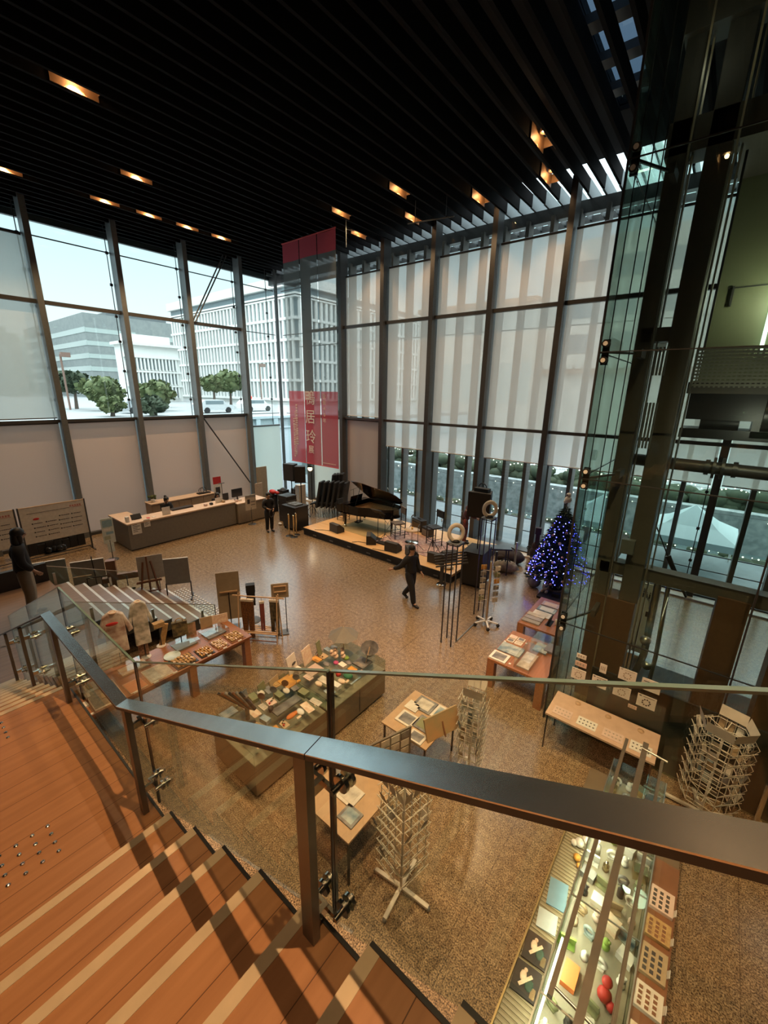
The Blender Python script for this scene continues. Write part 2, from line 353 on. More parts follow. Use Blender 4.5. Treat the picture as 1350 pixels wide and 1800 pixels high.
for y in (-.55, 2.03): blind_l(y, LY[LY.index(y)+1], 4.55, 10.4, C_LUP, 'see-through grey blind in the upper left window at the picture edge' if y == 2.03 else 'see-through grey blind beyond the left picture edge', 'upper left blinds')
blind_l(12.34, YB, .08, 3.85, C_COR, 'pale green-white blind in the corner bay behind the stacked equipment', None)
bl = {-14.12: 'see-through blind in the upper bay right of the red banner', -11.72: 'tall see-through blind above the piano', -9.34: 'tall see-through blind above the stage chairs', -6.98: 'tall see-through blind left of the loudspeaker on its pole, showing roofs behind',
      -4.6: 'tall see-through blind beside the glass lift shaft above the christmas tree', -2.22: 'tall see-through blind seen through the left of the lift shaft', .16: 'tall see-through blind seen through the middle of the lift shaft', 2.54: 'tall see-through blind far right behind the lift shaft'}
for i, x in enumerate(BX[:-1]):
    if x == -16.55: continue
    blind_b(x, BX[i+1], 4.55 if x == -14.12 else 3.33, 10.45, C_UP, bl[x], 'see-through blinds on the back wall')
C_STG = cloth('blind cloth stage', (.66, .60, .56), .35, 0)
blind_b(-16.55, -14.12, .12, 4.4, C_COR, 'pale lower blind behind the stacked black chairs under the banner', 'lower back-wall blinds')
blind_b(-14.12, -11.72, .12, 4.4, C_STG, 'pinkish lower blind behind the piano stool', 'lower back-wall blinds')
struct(MB().bx(XL, XR, YB-.35, YB-.02, 0, .05).build('baseboard_back', mat('pale sill', (.6, .56, .5), .4)))

# --- ceiling lamps
M_LAMP = mat('lamp glow', (1, .7, .4), .5, emit=(1, .62, .3), estr=14)
M_STREAK = mat('bronze reflector', (.34, .20, .10), .5, .3)
M_CAN = mat('lamp housing', (.3, .2, .12), .4, .6)
places = {0: 'alone high over the left of the hall', 1: 'at the left picture edge', 2: 'second row, nearest the left wall row', 7: 'over the piano lid', 8: 'behind the hanging rod beside the banner', 9: 'nearest the banner top', 10: 'over the back of the stage',
          11: 'over the stage right end', 12: 'nearer of two by the lift', 13: 'further of two by the lift'}
for i, (x, y, k) in enumerate(LAMPS):
    xc = -2.69-.42*round((-2.69-x)/.42-.5)-.21
    pw = {'h': LAMP_W, 's': STAGE_W, 't': STAIR_W, 'f': FLOOR_W}[k]
    t = thing('ceiling_lamp', 'warm recessed lamp between slats, '+places.get(i, ('%s of the row along the left wall' % ORD[max(0, i-3)]) if 3 <= i <= 6 else ['out of view overhead the oak treads', 'out of view behind the viewer', 'above the lower flight', 'added out of view over the lit glass case', 'added out of view over the middle island'][(i-14) % 5]), 'ceiling lamp', (xc, y, 11.60), 0, 'ceiling lamps')
    MB().lathe([(.0, .2), (.09, .2), (.11, 0.02), (.085, 0.02), (.07, .14), (0, .15)], 14).build('lamp_housing', M_CAN, t)
    MB().lathe([(0, .06), (.075, .06)], 14).build('lamp_disc', M_LAMP, t)
    MB().bx(-.16, -.15, -.42, .42, -.2, .12).bx(.15, .16, -.42, .42, -.2, .12).bx(-.15, .15, .41, .42, -.1, .12).build('streak_plate', M_STREAK, t)  # plates added to catch the spill as warm streaks along the slats
    ld = bpy.data.lights.new('ceiling_lamp_light', 'SPOT'); ld.energy = pw*{14: 3.0, 15: .6, 16: .7}.get(i, 1); ld.color = WARM; ld.spot_size = math.radians({'f': 54, 's': 84}.get(k, 105)); ld.spot_blend = .55; ld.shadow_soft_size = .025
    lo = bpy.data.objects.new('lamp_light', ld); COL.objects.link(lo); lo.parent = t; lo.location = (0, 0, .0)
    pd = bpy.data.lights.new('ceiling_lamp_spill', 'POINT'); pd.energy = 5; pd.color = WARM; pd.shadow_soft_size = .05
    po = bpy.data.objects.new('lamp_spill', pd); COL.objects.link(po); po.parent = t; po.location = (0, 0, -.03)
ht = thing('hanging_lighting_rod', 'slim pale rod hung on two wires below the slats over the stage', 'rod', (-8.4, 12.4, 10.9))
MB().cyl((-.75, 0, 0), (.75, .35, .0), .02, 8).build('rod', M_STEELL, ht); MB().cyl((-.5, .05, 0), (-.5, .05, .6), .008, 6).build('wire', M_STEEL, ht); MB().cyl((.5, .28, 0), (.5, .28, .6), .008, 6).build('wire', M_STEEL, ht)
h2 = thing('hanging_hook_wire', 'short pale hanger hooked to the slats beside the banner top', 'hanger', (-11.51, 12.0, 10.55))
MB().cyl((0, 0, 0), (0, 0, 1.0), .014, 6).cyl((0, 0, .55), (.0, .4, .6), .012, 6).build('hanger_rod', M_STEELL, h2)

# ================================================================== OUTSIDE
M_ASPH = mat('street', (.30, .31, .31), .9); M_DECK = mat('outside deck', (.13, .155, .165), .5, noise=(3, (.09, .11, .12), 1)); M_STONE = mat('stone embankment', (.30, .33, .33), .9, noise=(3, (.14, .17, .17), 1.2), bump=.6)
M_LEAF = mat('foliage green', (.045, .075, .022), .8, noise=(2.2, (.12, .135, .05), 1)); M_LEAF2 = mat('foliage dark', (.022, .04, .02), .8, noise=(2, (.05, .065, .032), 1)); M_BARK = mat('bark', (.12, .09, .07), .9)
struct(MB().bx(-31, 30, 14.9, 19.0, -.25, -.02).build('floor', M_DECK))
struct(MB().bx(-31, 40, 19.0, 25, -1.6, -1.4).build('floor', mat('canal water', (.10, .14, .14), .12)))
struct(MB().bx(-31, XL-.4, YF, 14.9, -.25, -.02).build('floor', M_DECK))
struct(MB().bx(-190, -30.3, -60, 150, -2, 3.0).build('floor', M_ASPH))
struct(MB().bx(-30.3, 60, 25.4, 150, -2, .3).build('floor', M_ASPH))
tag(MB().bx(-30, 40, 25, 25.6, -1.5, .5).build('embankment_wall', M_STONE), 'long grey stone embankment wall across the canal', 'wall')
def hedge(x0, x1, y, z0, z1, n, name, label, m):
    b = MB()
    for i in range(n):
        xx = x0+(x1-x0)*(i+random.random())/n; r = random.uniform(.25, .5)*(z1-z0)
        b.ball((xx, y+random.uniform(-.3, .3), random.uniform(z0, z1-r*.6)), r, 7, 5, (1.5, 1, 1))
    return tag(b.build(name, m), label, 'hedge')
hedge(-26, 12, 26.6, .3, 1.35, 190, 'hedge', 'long dark green hedge on top of the stone embankment', M_LEAF2)
hedge(-20, 12, 19.4, -.5, .15, 130, 'hedge', 'low dark hedge along the near edge of the canal deck', M_LEAF2)
M_FAIRY = mat('fairy light white', (1, .95, .8), .5, emit=(1, .95, .8), estr=5)
def fairy(x0, x1, y, z, n, label, r=.02):
    t = thing('string_lights', label, 'string lights', ((x0+x1)/2, y, z)); b = MB(); w = x1-x0; pts = []
    for i in range(n+1):
        p = (-w/2+w*i/n, 0, .06*math.sin(i*1.7)); pts.append(p)
        if random.random() < .8: b.ball((p[0]+random.uniform(-.05, .05), 0, p[2]+random.uniform(-.06, .06)), r*random.uniform(.7, 1.5), 6, 4)
    MB().tube(pts[::3], .008, 4).build('wire', M_BLACK, t); o = b.build('bulb', M_FAIRY, t); o['kind'] = 'stuff'
fairy(-20, 12, 18.9, .2, 170, 'string of tiny white lights along the near canal hedge')
fairy(-24, 12, 25.5, 1.45, 150, 'string of tiny white lights along the hedge on the embankment', .026)
fairy(-24, 12, 24.9, .3, 60, 'sparse string of white lights low on the embankment wall', .022)

M_CONC = mat('pale concrete', (.68, .63, .56), .85, noise=(.4, (.46, .44, .40), 1)); M_BWHITE = mat('white facade', (.74, .74, .71), .8, noise=(.3, (.68, .68, .65), 1)); M_BGREY = mat('grey tile facade', (.20, .22, .22), .8, noise=(1.2, (.25, .27, .26), 1))
M_PANE = mat('far window pane', (.16, .21, .23), .15); M_PANEL = mat('far window band', (.42, .48, .46), .2)
def building(name, label, x0, x1, y0, y1, z0, z1, mw): 
    t = thing(name, label, 'building', ((x0+x1)/2, (y0+y1)/2, z0)); w, d = (x1-x0)/2, (y1-y0)/2
    MB().bx(-w, w, -d, d, 0, z1-z0).build('wall', mw, t); return t, w, d, z1-z0
# big white building, corner towards us at (-61, 51): ledges and fins on both faces
t, w, d, h = building('office_building', 'long white office block with rows of thin vertical fins behind the street trees', -106, -61, 51, 95, 3, 24.2, M_BWHITE)
fl = 3.45
led = MB(); fin = MB(); pn = MB()
for k in range(6):
    z = .9+fl*k
    led.bx(-w-.3, w+.5, -d-.5, -d, z-.22, z+.22).bx(w, w+.5, -d, d, z-.22, z+.22)
    pn.bx(-w, w, -d-.06, -d, z+.3, z+fl-.3).bx(w, w+.06, -d, d, z+.3, z+fl-.3)
xx = -w+.5
while xx < w: fin.bx(xx-.28, xx+.28, -d-.42, -d-.05, .9, 18.4); xx += 1.25
yy = -d+.6
while yy < d: fin.bx(w+.05, w+.42, yy-.3, yy+.3, .9, 18.4); yy += 1.25
MB().bx(-w-.6, w+.7, -d-.7, d, 19.8, 21.4).build('roof_parapet', M_BWHITE, t)
led.bx(-w, w+.5, -d-.5, -d, 18.2, 18.7).bx(w, w+.5, -d, d, 18.2, 18.7)
led.build('floor_ledge', M_BWHITE, t); fin.build('facade_fin', M_BWHITE, t); pn.build('window_band', M_PANE, t)
# grey tiled office with window bands
t, w, d, h = building('office_building', 'grey tiled office block with horizontal window bands left of the white ones', -175, -121, 37.5, 62, 3, 22.2, M_BGREY)
for k in range(5):
    z = 3.4+2.9*k; b = MB(); b.bx(-w, w, -d-.08, -d, z, z+1.15)
    if k < 4: b.bx(w, w+.08, -d, d*.2, z, z+1.0)
    else: b.bx(w, w+.08, -d, -d*.1, z, z+1.0).bx(w, w+.08, d*.45, d, z-.5, z+.6)
    b.build('window_band', M_PANEL, t)
MB().bx(w-9, w-3, -d+6, d-4, h, h+1.2).build('roof_plant', M_STEELL, t)
# smaller white building
t, w, d, h = building('office_building', 'small low white building between the grey office and the long white one', -91.5, -88, 32.6, 42.8, 3, 13.2, M_BWHITE)
for k in range(3):
    z = .8+2.6*k; b = MB(); b.bx(w, w+.06, -d+.8, d-.8, z, z+1.8).build('window_band', M_PANE, t)
    f = MB()
    for i in range(14): yy = -d+.8+i*.66; f.bx(w, w+.5, yy-.14, yy+.14, z-.2, z+2.0)
    f.build('facade_fin', M_BWHITE, t)
    MB().bx(w, w+.6, -d, d, z+2.0, z+2.3).build('floor_ledge', M_BWHITE, t)
MB().bx(-w-.5, w+.7, -d-.5, d+.5, h, h+.5).build('roof_parapet', M_BWHITE, t)
MB().bx(-w+.4, w-.8, -d+1, d-1, h+.5, h+2).build('roof_plant', M_BWHITE, t)
# beige building behind the right-hand blinds
t, w, d, h = building('apartment_building', 'beige building with wide windows behind the right hand blinds', -21.5, 14, 60, 80, .3, 23.8, M_CONC)
for k in range(3):
    for i in range(6):
        x0 = -w+3+i*5.2; MB().bx(x0, x0+3.6, -d-.06, -d, h-4.6-4.2*k, h-2.3-4.2*k).build('window', M_PANE, t)
MB().bx(-w, w, -d-.6, -d, h-15.5, h-14.9).build('roof_ledge', mat('tile brown', (.35, .22, .15), .8), t)
b = MB()
for i in range(34): b.cyl((-w+.5+i, -d-.5, h-14.9), (-w+.5+i, -d-.5, h-14.3), .42, 8)
b.build('ledge_arch', M_CONC, t)
t, w, d, h = building('low_building', 'low beige wall-like building with a tiled roof edge behind the blinds', -40, -21.5, 58, 66, .3, 17.3, M_CONC)
MB().bx(-w, w, -d-.5, d, h-.1, h+.5).build('roof_edge', mat('tile brown', (.35, .22, .15), .8), t)
MB().bx(-w, w, -d-.05, -d, 4, 9.5).build('window_band', M_PANEL, t)
hill = MB(); 
for i in range(12): hill.ball((-330-random.uniform(0, 40), 40+i*17, 3), random.uniform(26, 40), 10, 7, (1, 1.2, 1))
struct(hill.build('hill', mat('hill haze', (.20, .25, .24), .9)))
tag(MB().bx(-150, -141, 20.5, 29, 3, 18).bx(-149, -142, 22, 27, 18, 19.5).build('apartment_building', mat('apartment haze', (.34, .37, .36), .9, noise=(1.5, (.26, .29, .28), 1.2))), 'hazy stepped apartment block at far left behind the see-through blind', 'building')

def street_tree(x, y, z0, h, r, label, m, n=26):
    t = thing('street_tree', label, 'tree', (x, y, z0), 0, 'street trees')
    MB().cyl((0, 0, 0), (.1, .1, h*.5), .22, 8, .12).cyl((.1, .1, h*.42), (-r*.4, r*.3, h*.7), .1, 6, .05).cyl((.1, .1, h*.42), (r*.4, -r*.4, h*.72), .1, 6, .05).build('trunk', M_BARK, t)
    b = MB()
    for i in range(n*40):
        a, q = random.uniform(0, 2*PI), random.uniform(-1, 1); rr = r*(.55+.5*random.random())*(.8+.25*math.sin(3*a+q*4)); s_ = math.sqrt(1-q*q)
        c = Vector((math.cos(a)*s_*rr, math.sin(a)*s_*rr, h*.66+q*rr*.62)); e = .24*random.uniform(.6, 1.5)
        u = Vector((random.uniform(-1, 1), random.uniform(-1, 1), random.uniform(-1, 1))).normalized(); v = u.orthogonal().normalized()
        b.add([c+u*e, c+v*e, c-u*e, c-v*e], [(0, 1, 2, 3)])
    for i in range(n//2):
        a = random.uniform(0, 2*PI); b.ball((math.cos(a)*r*.4, math.sin(a)*r*.4, h*.66+random.uniform(-.3, .3)*r), r*.34, 8, 6)
    b.build('foliage', m, t)
street_tree(-62, 16.9, 3, 4.8, 2.1, 'leftmost dark street tree beside the lamp post', M_LEAF2)
street_tree(-56, 18.0, 3, 3.6, 2.3, 'round light green street tree right of the lamp post', M_LEAF)
street_tree(-53, 22.6, 3, 3.2, 2.2, 'spreading green tree below the small white building', M_LEAF)
street_tree(-62, 26.8, 3, 3.6, 1.7, 'small dark tree in front of the long white block', M_LEAF2)
street_tree(-54, 30.4, 3, 5.0, 1.7, 'olive green street tree left of the wall mullion', M_LEAF)
street_tree(-58, 35.3, 3, 5.6, 2.4, 'tallest bushy street tree in front of the white fins', M_LEAF)
street_tree(-45, 15.0, 3, 1.7, 1.2, 'low bush at the foot of the lamp post', M_LEAF, 14)
street_tree(-44, 18.2, 3, 1.6, 1.4, 'low bush on the street between two mullions', M_LEAF2, 14)
def street_lamp(x, y, h, label):
    t = thing('street_lamp', label, 'street lamp', (x, y, 3), 0, 'street lamps')
    MB().cyl((0, 0, 0), (0, 0, h), .11, 8).build('pole', mat('lamp brown', (.22, .13, .10), .6), t); MB().box((.1, .45, h), (.5, .9, .5)).build('lamp_head', mat('lamp brown', (.22, .13, .10), .6), t)
street_lamp(-60, 15.7, 6.1, 'brown street lamp left beside the dark tree'); street_lamp(-60, 42.2, 6.4, 'brown street lamp in front of the white fins near the banner')
t = thing('traffic_light', 'red traffic light on a thin post beside the corner mullion', 'traffic light', (-60, 39.9, 3))
MB().cyl((0, 0, 0), (0, 0, 1.2), .07, 6).build('post', M_STEEL, t); MB().ball((.2, 0, 1.4), .32, 8, 6).build('red_lens', mat('red glow', (.9, .05, .04), .5, emit=(1, .08, .05), estr=1.5), t)
def car(x, y, label, col):
    t = thing('parked_car', label, 'car', (x, y, 3), 0, 'parked cars'); m = mat('car paint '+label[:6], col, .3)
    MB().ext([(-.9, -2.1, .35), (-.9, 2.1, .35), (-.9, 2.1, .85), (-.9, 1.2, .95), (-.9, .7, 1.45), (-.9, -1.5, 1.45), (-.9, -2.1, .95)], (1.8, 0, 0)).build('car_body', m, t)
    MB().bx(.9, .92, -1.4, .75, .98, 1.36).build('car_window', M_PANE, t)
    for yy in (-1.3, 1.3): MB().cyl((.75, yy, .33), (.95, yy, .33), .33, 12).build('wheel', M_BLACK, t)
car(-46, 25.8, 'silver car parked below the street trees', (.55, .57, .58)); car(-47, 32.0, 'white car parked behind the balustrade', (.75, .75, .74)); car(-49.5, 19.5, 'grey car hidden behind bushes at the street', (.4, .42, .44))
t = thing('bridge_balustrade', 'pale blue stone balustrade with panels outside the corner bay', 'balustrade', (-30, 24, 2.5))
M_BALU = mat('balustrade stone', (.52, .62, .66), .8)
MB().bx(-.25, .25, -14, 14, .85, 1.05).build('top_rail', M_BALU, t); MB().bx(-.25, .2, -14, 14, 0, .12).build('bottom_rail', M_BALU, t); MB().bx(-.06, .06, -14, 14, .12, .85).build('panel', mat('balustrade panel', (.36, .44, .46), .8), t)
for i in range(17): MB().bx(-.22, .22, -14+i*1.75-.2, -14+i*1.75+.2, .1, .9).build('pier', M_BALU, t)
tag(MB().bx(-30.3, -29.9, -60, 60, -1.5, 2.5).build('embankment_wall', M_BALU), 'pale blue panelled embankment wall below the balustrade', 'wall')
# white canopy tent on the deck
t = thing('canopy_tent', 'white peaked canopy tent outside behind the lift shaft', 'tent', (-.2, 17.4, -.02))
z = 1.25; a = 1.3; M_TENT = cloth('tent cloth', (.72, .84, .86), .4, 0)
tb = MB(); P = [(-a, -a, z), (a, -a, z), (a, a, z), (-a, a, z)]
for i in range(4):
    p, q = Vector(P[i]), Vector(P[(i+1) % 4]); pk = Vector((0, 0, z+.92)); mp, mq = p.lerp(pk, .45)-Vector((0, 0, .1)), q.lerp(pk, .45)-Vector((0, 0, .1))
    tb.add([p, q, mq, mp, pk], [(0, 1, 2, 3), (3, 2, 4)]); tb.add([p, q, q-Vector((0, 0, .22)), p-Vector((0, 0, .22))], [(0, 1, 2, 3)])
tb.build('canopy', M_TENT, t)
for p in P: MB().cyl((p[0]*.97, p[1]*.97, 0), (p[0]*.97, p[1]*.97, z), .03, 8).build('tent_pole', M_WPAINT, t)
# ================================================================== STAIRCASE
ST = thing('staircase', 'oak stair with metal nosings and studded landing in the foreground', 'stairs', (-2.145, 0, 3.1))
NX, NR = .316, .15
SW0, SW1 = -2.6, .67          # stair width in y
for k in range(9):
    x0 = NX*k; z = NR*(k+1)
    tr = MB().bx(x0+.001, x0+NX+.025, SW0, SW1, z-.045, z).build('tread', M_TREAD, ST)
    MB().bx(x0-.004, x0+.042, SW0, SW1, z-.044, z+.0025).build('nosing', M_NOSE, tr)
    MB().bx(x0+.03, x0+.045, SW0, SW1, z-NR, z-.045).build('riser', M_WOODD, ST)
sg = MB()
for k in range(9): sg.bx(NX*k+.0, NX*k+NX+.02, SW1, SW1+.015, NR*k-.12, NR*(k+1)+.006)
sg.build('stringer', M_BLK2, ST)
MB().bx(-1.955, .03, SW0, SW1, -.05, 0).build('landing', M_TREAD, ST)
MB().bx(-1.955, .0, SW1, SW1+.015, -.3, .004).bx(-1.955, 0, SW0, SW1, -.3, -.06).build('landing_beam', M_STEEL, ST)
def studs(xa, ya, nx, ny, z, par, st=.075):
    b = MB()
    for i in range(nx):
        for j in range(ny): b.ball((xa+i*st, ya+j*st, z), .013, 7, 4, (1, 1, .55))
    o = b.build('tactile_studs', M_CHROME, par); o['kind'] = 'stuff'
studs(-.62, -1.9, 4, 29, .001, ST); studs(-1.9, -1.9, 4, 29, .001, ST)
M_NOSE_LIT = mat('window-lit nosing', (.74, .78, .80), .25)  # nosing colour has the bluish window light painted in
M_TREADG = planks('stair grey-brown', (.20, .13, .09), (.26, .17, .12), (.08, .05, .04), 1, .16, .35)
# second flight down to the lower landing, third flight turning to the hall floor
for k in range(11):
    x1 = -1.955-NX*k; z = -.15*(k+1)
    tr = MB().bx(x1-NX-.02, x1, SW0, SW1, z-.045, z).build('tread', M_TREAD, ST)
    MB().bx(x1-NX-.02, x1-NX+.03, SW0, SW1, z-.04, z+.003).build('nosing', M_NOSE, tr)
XE = -1.955-NX*11               # end of second flight
MB().bx(-9.5, XE, SW0, 2.0, -1.85, -1.80).build('landing', M_TREADG, ST)
for k in range(8):
    y0 = 2.0+.31*k; z = -1.8-.1444*(k+1)
    tr = MB().bx(-9.45, -6.95, y0, y0+.33, z-.045, z).build('tread', M_TREADG, ST)
    MB().bx(-9.45, -6.95, y0+.285, y0+.335, z-.04, z+.003).build('nosing', M_NOSE_LIT, tr)
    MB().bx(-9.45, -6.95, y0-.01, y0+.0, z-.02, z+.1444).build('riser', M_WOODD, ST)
sd = MB()
for k in range(9): sd.bx(-6.94, -6.92, 2.0+.31*(k-1), 2.0+.31*k, -1.8-.1444*(k+1)-.12, -1.8-.1444*k+.004)
sd.build('stringer', M_STEEL, ST)
MB().bx(-9.62, -9.5, SW0, 2.0, -3.1, -1.36).build('parapet', M_BLK2, ST)
MB().bx(XE-.02, XE, SW0, .6, -3.1, -1.86).bx(-6.93, -6.9, .7, 2.0, -2.1, -1.8).build('fascia', M_STEEL, ST)
tm = MB()
for i in range(20):
    for j in range(6): tm.box((-9.35+i*.12, 4.62+j*.09-.1, -3.094), (.05, .05, .012))
o = tm.build('tactile_studs', M_WPAINT, ST); o['kind'] = 'stuff'

# ------------------------------------------------------------------ railing of the upper flights
RL = thing('stair_railing', 'flat steel handrail on glass panels running down the near stair', 'railing', (-2.46, .62, 3.1))
HZ = .79
def hz(x): return HZ if -1.59 <= x <= 0 else (HZ+.475*x if x > 0 else HZ+.475*(x+1.59))
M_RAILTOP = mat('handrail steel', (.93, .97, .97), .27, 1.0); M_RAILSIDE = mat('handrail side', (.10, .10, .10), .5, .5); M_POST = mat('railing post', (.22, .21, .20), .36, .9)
def rail_bar(x0, x1, name='handrail'):
    z0, z1 = hz(x0), hz(x1)
    b = MB(); tl = .0135       # roll towards the walker, added so the top mirrors the sky
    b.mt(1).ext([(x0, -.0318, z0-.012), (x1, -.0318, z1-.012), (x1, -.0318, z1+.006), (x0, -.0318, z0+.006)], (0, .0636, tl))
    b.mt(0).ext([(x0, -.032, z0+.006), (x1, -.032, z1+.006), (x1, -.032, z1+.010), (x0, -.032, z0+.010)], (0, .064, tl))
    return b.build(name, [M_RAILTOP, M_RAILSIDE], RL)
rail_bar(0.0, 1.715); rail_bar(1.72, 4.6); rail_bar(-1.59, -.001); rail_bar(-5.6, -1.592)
def post(x, zb):
    zt = hz(x)-.012
    p = MB().bx(x-.028, x+.028, -.016, .016, zb, zt).build('post', M_POST, RL)
    for f in (.19, .80):
        z = zt-(zt-zb)*f
        b = MB(); b.bx(x-.01, x+.01, .016, .075, z-.02, z+.02).bx(x-.045, x+.05, .065, .078, z-.012, z+.012)
        for dx in (-.05, .055): b.cyl((x+dx, .06, z), (x+dx, .155, z), .011, 10).cyl((x+dx, .098, z), (x+dx, .112, z), .03, 14).cyl((x+dx, .128, z), (x+dx, .142, z), .03, 14)
        b.build('glass_clamp', M_CHROME, p)
for x, zb in ((1.67, .62), (.05, .0), (-1.46, 0), (-3.2, -.75), (-4.6, -1.42), (3.45, 1.45)): post(x, zb)
def rpanel(pts, name='glass_panel', par=RL, y=.12):
    ax = [(x, y-.006, z) for x, z in pts]
    o = MB().ext(ax, (0, .012, 0)).build(name, M_RGLASS, par)
    n = len(pts); e = MB()
    top = sorted(range(n), key=lambda i: -pts[i][1])[:2]
    (xa, za), (xb, zb) = pts[2], pts[3]
    e.bar((xa, y, za+.002), (xb, y, zb+.002), .0125, .005); e.build('top_edge', M_GEDGE, o)
    for (xa, za), (xb, zb) in ((pts[1], pts[2]), (pts[3], pts[0])): MB().bar((xa, y, za), (xb, y, zb), .0125, .006, up=(1, 0, 0)).build('joint_edge', M_BLK2, o)
    return o
M_GEDGE = mat('green glass edge', (.16, .24, .20), .12, spec=1.0)
def gt(x): return .99 if -1.59 <= x <= -.1 else (.99+.455*(x+.06) if x > -.1 else .99+.46*(x+1.59))
def gp(x0, x1, h=1.12): rpanel([(x0, gt(x0)-h), (x1, gt(x1)-h), (x1, gt(x1)), (x0, gt(x0))])
gp(-.05, 1.66); gp(1.675, 4.4); gp(-1.58, -.065); gp(-3.3, -1.6); gp(-5.0, -3.32)
# ------------------------------------------------------------------ railing of the lower flight
R2 = thing('stair_railing', 'glass railing of the lower flight that ends on the hall floor', 'railing', (-9.1, 2.0, 0))
def yp(pts, x):
    o = MB().ext([(x-.006, y, z) for y, z in pts], (.012, 0, 0)).build('glass_panel', M_RGLASS, R2)
    e = MB(); e.bar((x, pts[2][0], pts[2][1]), (x, pts[3][0], pts[3][1]), .02, .014); e.build('top_edge', M_CHROME, o)
    s = MB(); s.bar((x, pts[1][0], pts[1][1]), (x, pts[2][0], pts[2][1]), .016, .016, up=(1, 0, 0)); s.build('joint_edge', M_BLK2, o)
yp([(-.3, .95), (2.6, .0), (2.6, .50), (-.3, 1.78)], 0.03)
yp([(-.3, 1.0), (2.4, .02), (2.4, .62), (-.3, 1.78)], -2.6)
for x in (.03, -2.6):
    for y in (.1, 1.2, 2.3): MB().bx(x-.08 if x > -1 else x+.05, x-.05 if x > -1 else x+.08, y-.025, y+.025, max(0, 1.3-.47*y-.3), 1.62-.46*y-.12).build('post', M_BRUSH, R2)

# ================================================================== GLASS LIFT SHAFT
EV = thing('glass_lift_shaft', 'tall green-tinted glass lift shaft with dark steel columns at the right', 'lift', (-1.56, 6.75, 0))
zz = [0.02, 2.0, 4.47, 6.28, 8.55, 11.7]
for a, b in zip(zz[:-1], zz[1:]):
    for i, (x0, x1) in enumerate(((0, 2.3), (2.31, 4.6))):
        g = MB().bx(x0+.004, x1-.004, -.008, .008, a+.006, b-.006).build('front_glass', M_EGLASS, EV)
    g = MB().bx(-.008, .008, .02, 3.2, a+.006, b-.006).build('side_glass', M_EGLASS, EV)
jt = MB()
for z in zz[1:-1]: jt.bx(0, 4.6, -.01, .01, z-.007, z+.007).bx(-.01, .01, 0, 3.2, z-.007, z+.007)
jt.bx(-.014, .014, -.014, .014, 0, 11.7).bx(2.295, 2.315, -.012, .012, 0, 11.7)
jt.build('glass_joint', M_BLACK, EV)
rb = MB()      # thin vertical tension rods just behind the front glass
for x in (.06, .22, .34): rb.cyl((x, .22, .1), (x, .22, 11.5), .008, 6)
rb.build('tension_rod', M_BLK2, EV)
def spider(x, z):
    b = MB()
    for dz in (-.11, .11): b.cyl((x+.07, -.02, z+dz), (x+.07, .08, z+dz), .05, 14)
    b.box((x+.07, .06, z), (.09, .03, .34)); b.build('spider_plate', M_BLK2, EV)
    MB().bar((x+.07, .06, z), (x+.4, .75, z+.02), .03).bar((x+.4, .6, z+.02), (x+.4, 1.0, z+.02), .07, .12).build('spider_arm', M_STEEL, EV)
    d = MB()
    for dz in (-.11, .11): d.cyl((x+.07, -.035, z+dz), (x+.07, -.02, z+dz), .03, 12)
    d.build('clamp_disc', M_WPAINT, EV)
for z in zz[1:-1]: spider(.0, z)
for z in (4.47, 6.28): spider(2.3, z)
M_COL = mat('column dark steel', (.10, .092, .082), .5); M_BROWN = mat('column brown cladding', (.13, .065, .035), .5)
def col(x0, x1, y0, y1, z0, z1, m, name='steel_column'): return MB().bx(x0, x1, y0, y1, z0, z1).build(name, m, EV, bevel=.01)
col(.24, .47, 1.1, 1.5, 2.2, 11.6, M_COL); col(.68, .97, 1.1, 1.5, 2.2, 11.6, M_COL); col(.24, .95, 1.08, 1.52, 0, 2.2, M_BROWN)
col(3.2, 3.5, 1.1, 1.5, 0, 11.6, M_COL)
gr = MB()
for x, y in ((.50, 1.02), (.53, 1.2), (1.02, 1.0), (1.06, 1.3)): gr.bx(x-.012, x+.012, y-.03, y+.03, .3, 10.5)
gr.build('guide_rail', M_BRUSH, EV)
cw = MB(); cw.bx(.58, .78, .98, 1.12, 3.1, 3.35)
for i in range(4): cw.bx(.56+i*.045, .585+i*.045, .95, 1.0, 4.9, 5.6).bx(.56+i*.045, .585+i*.045, .95, 1.0, 6.0, 6.4)
cw.build('counterweight_rail', M_STEELL, EV)
hb = MB()
hb.bx(.25, 4.5, 1.15, 1.4, 2.64, 2.86).bx(.25, .97, 1.15, 1.4, 6.5, 6.7)
for z in (2.75, 6.6): hb.bx(.3, .45, 1.1, 3.0, z-.1, z+.1)
hb.bx(0.2, 4.5, 1.1, 1.5, 8.9, 9.3).bx(.2, 4.5, 1.0, 1.4, 10.2, 10.6)
hb.build('ring_beam', M_COL, EV)
tbm = MB(); tbm.cyl((.2, 1.75, 4.62), (4.5, 1.75, 4.55), .10, 16)
for x in (1.55, 1.66): tbm.cyl((x, 1.75, 4.6), (x+.04, 1.75, 4.6), .17, 16)
for x in (1.45, 1.8): tbm.cyl((x, 1.75, 4.6), (x+.06, 1.75, 4.6), .125, 12)
tbm.build('tube_beam', M_STEEL, EV)
bcyl = MB().cyl((1.22, 2.0, 2.9), (1.62, 2.0, 2.2), .05, 10, .02).cyl((.7, 2.0, 3.9), (1.22, 2.0, 2.9), .012, 6); bcyl.build('tie_strut', M_BLK2, EV)
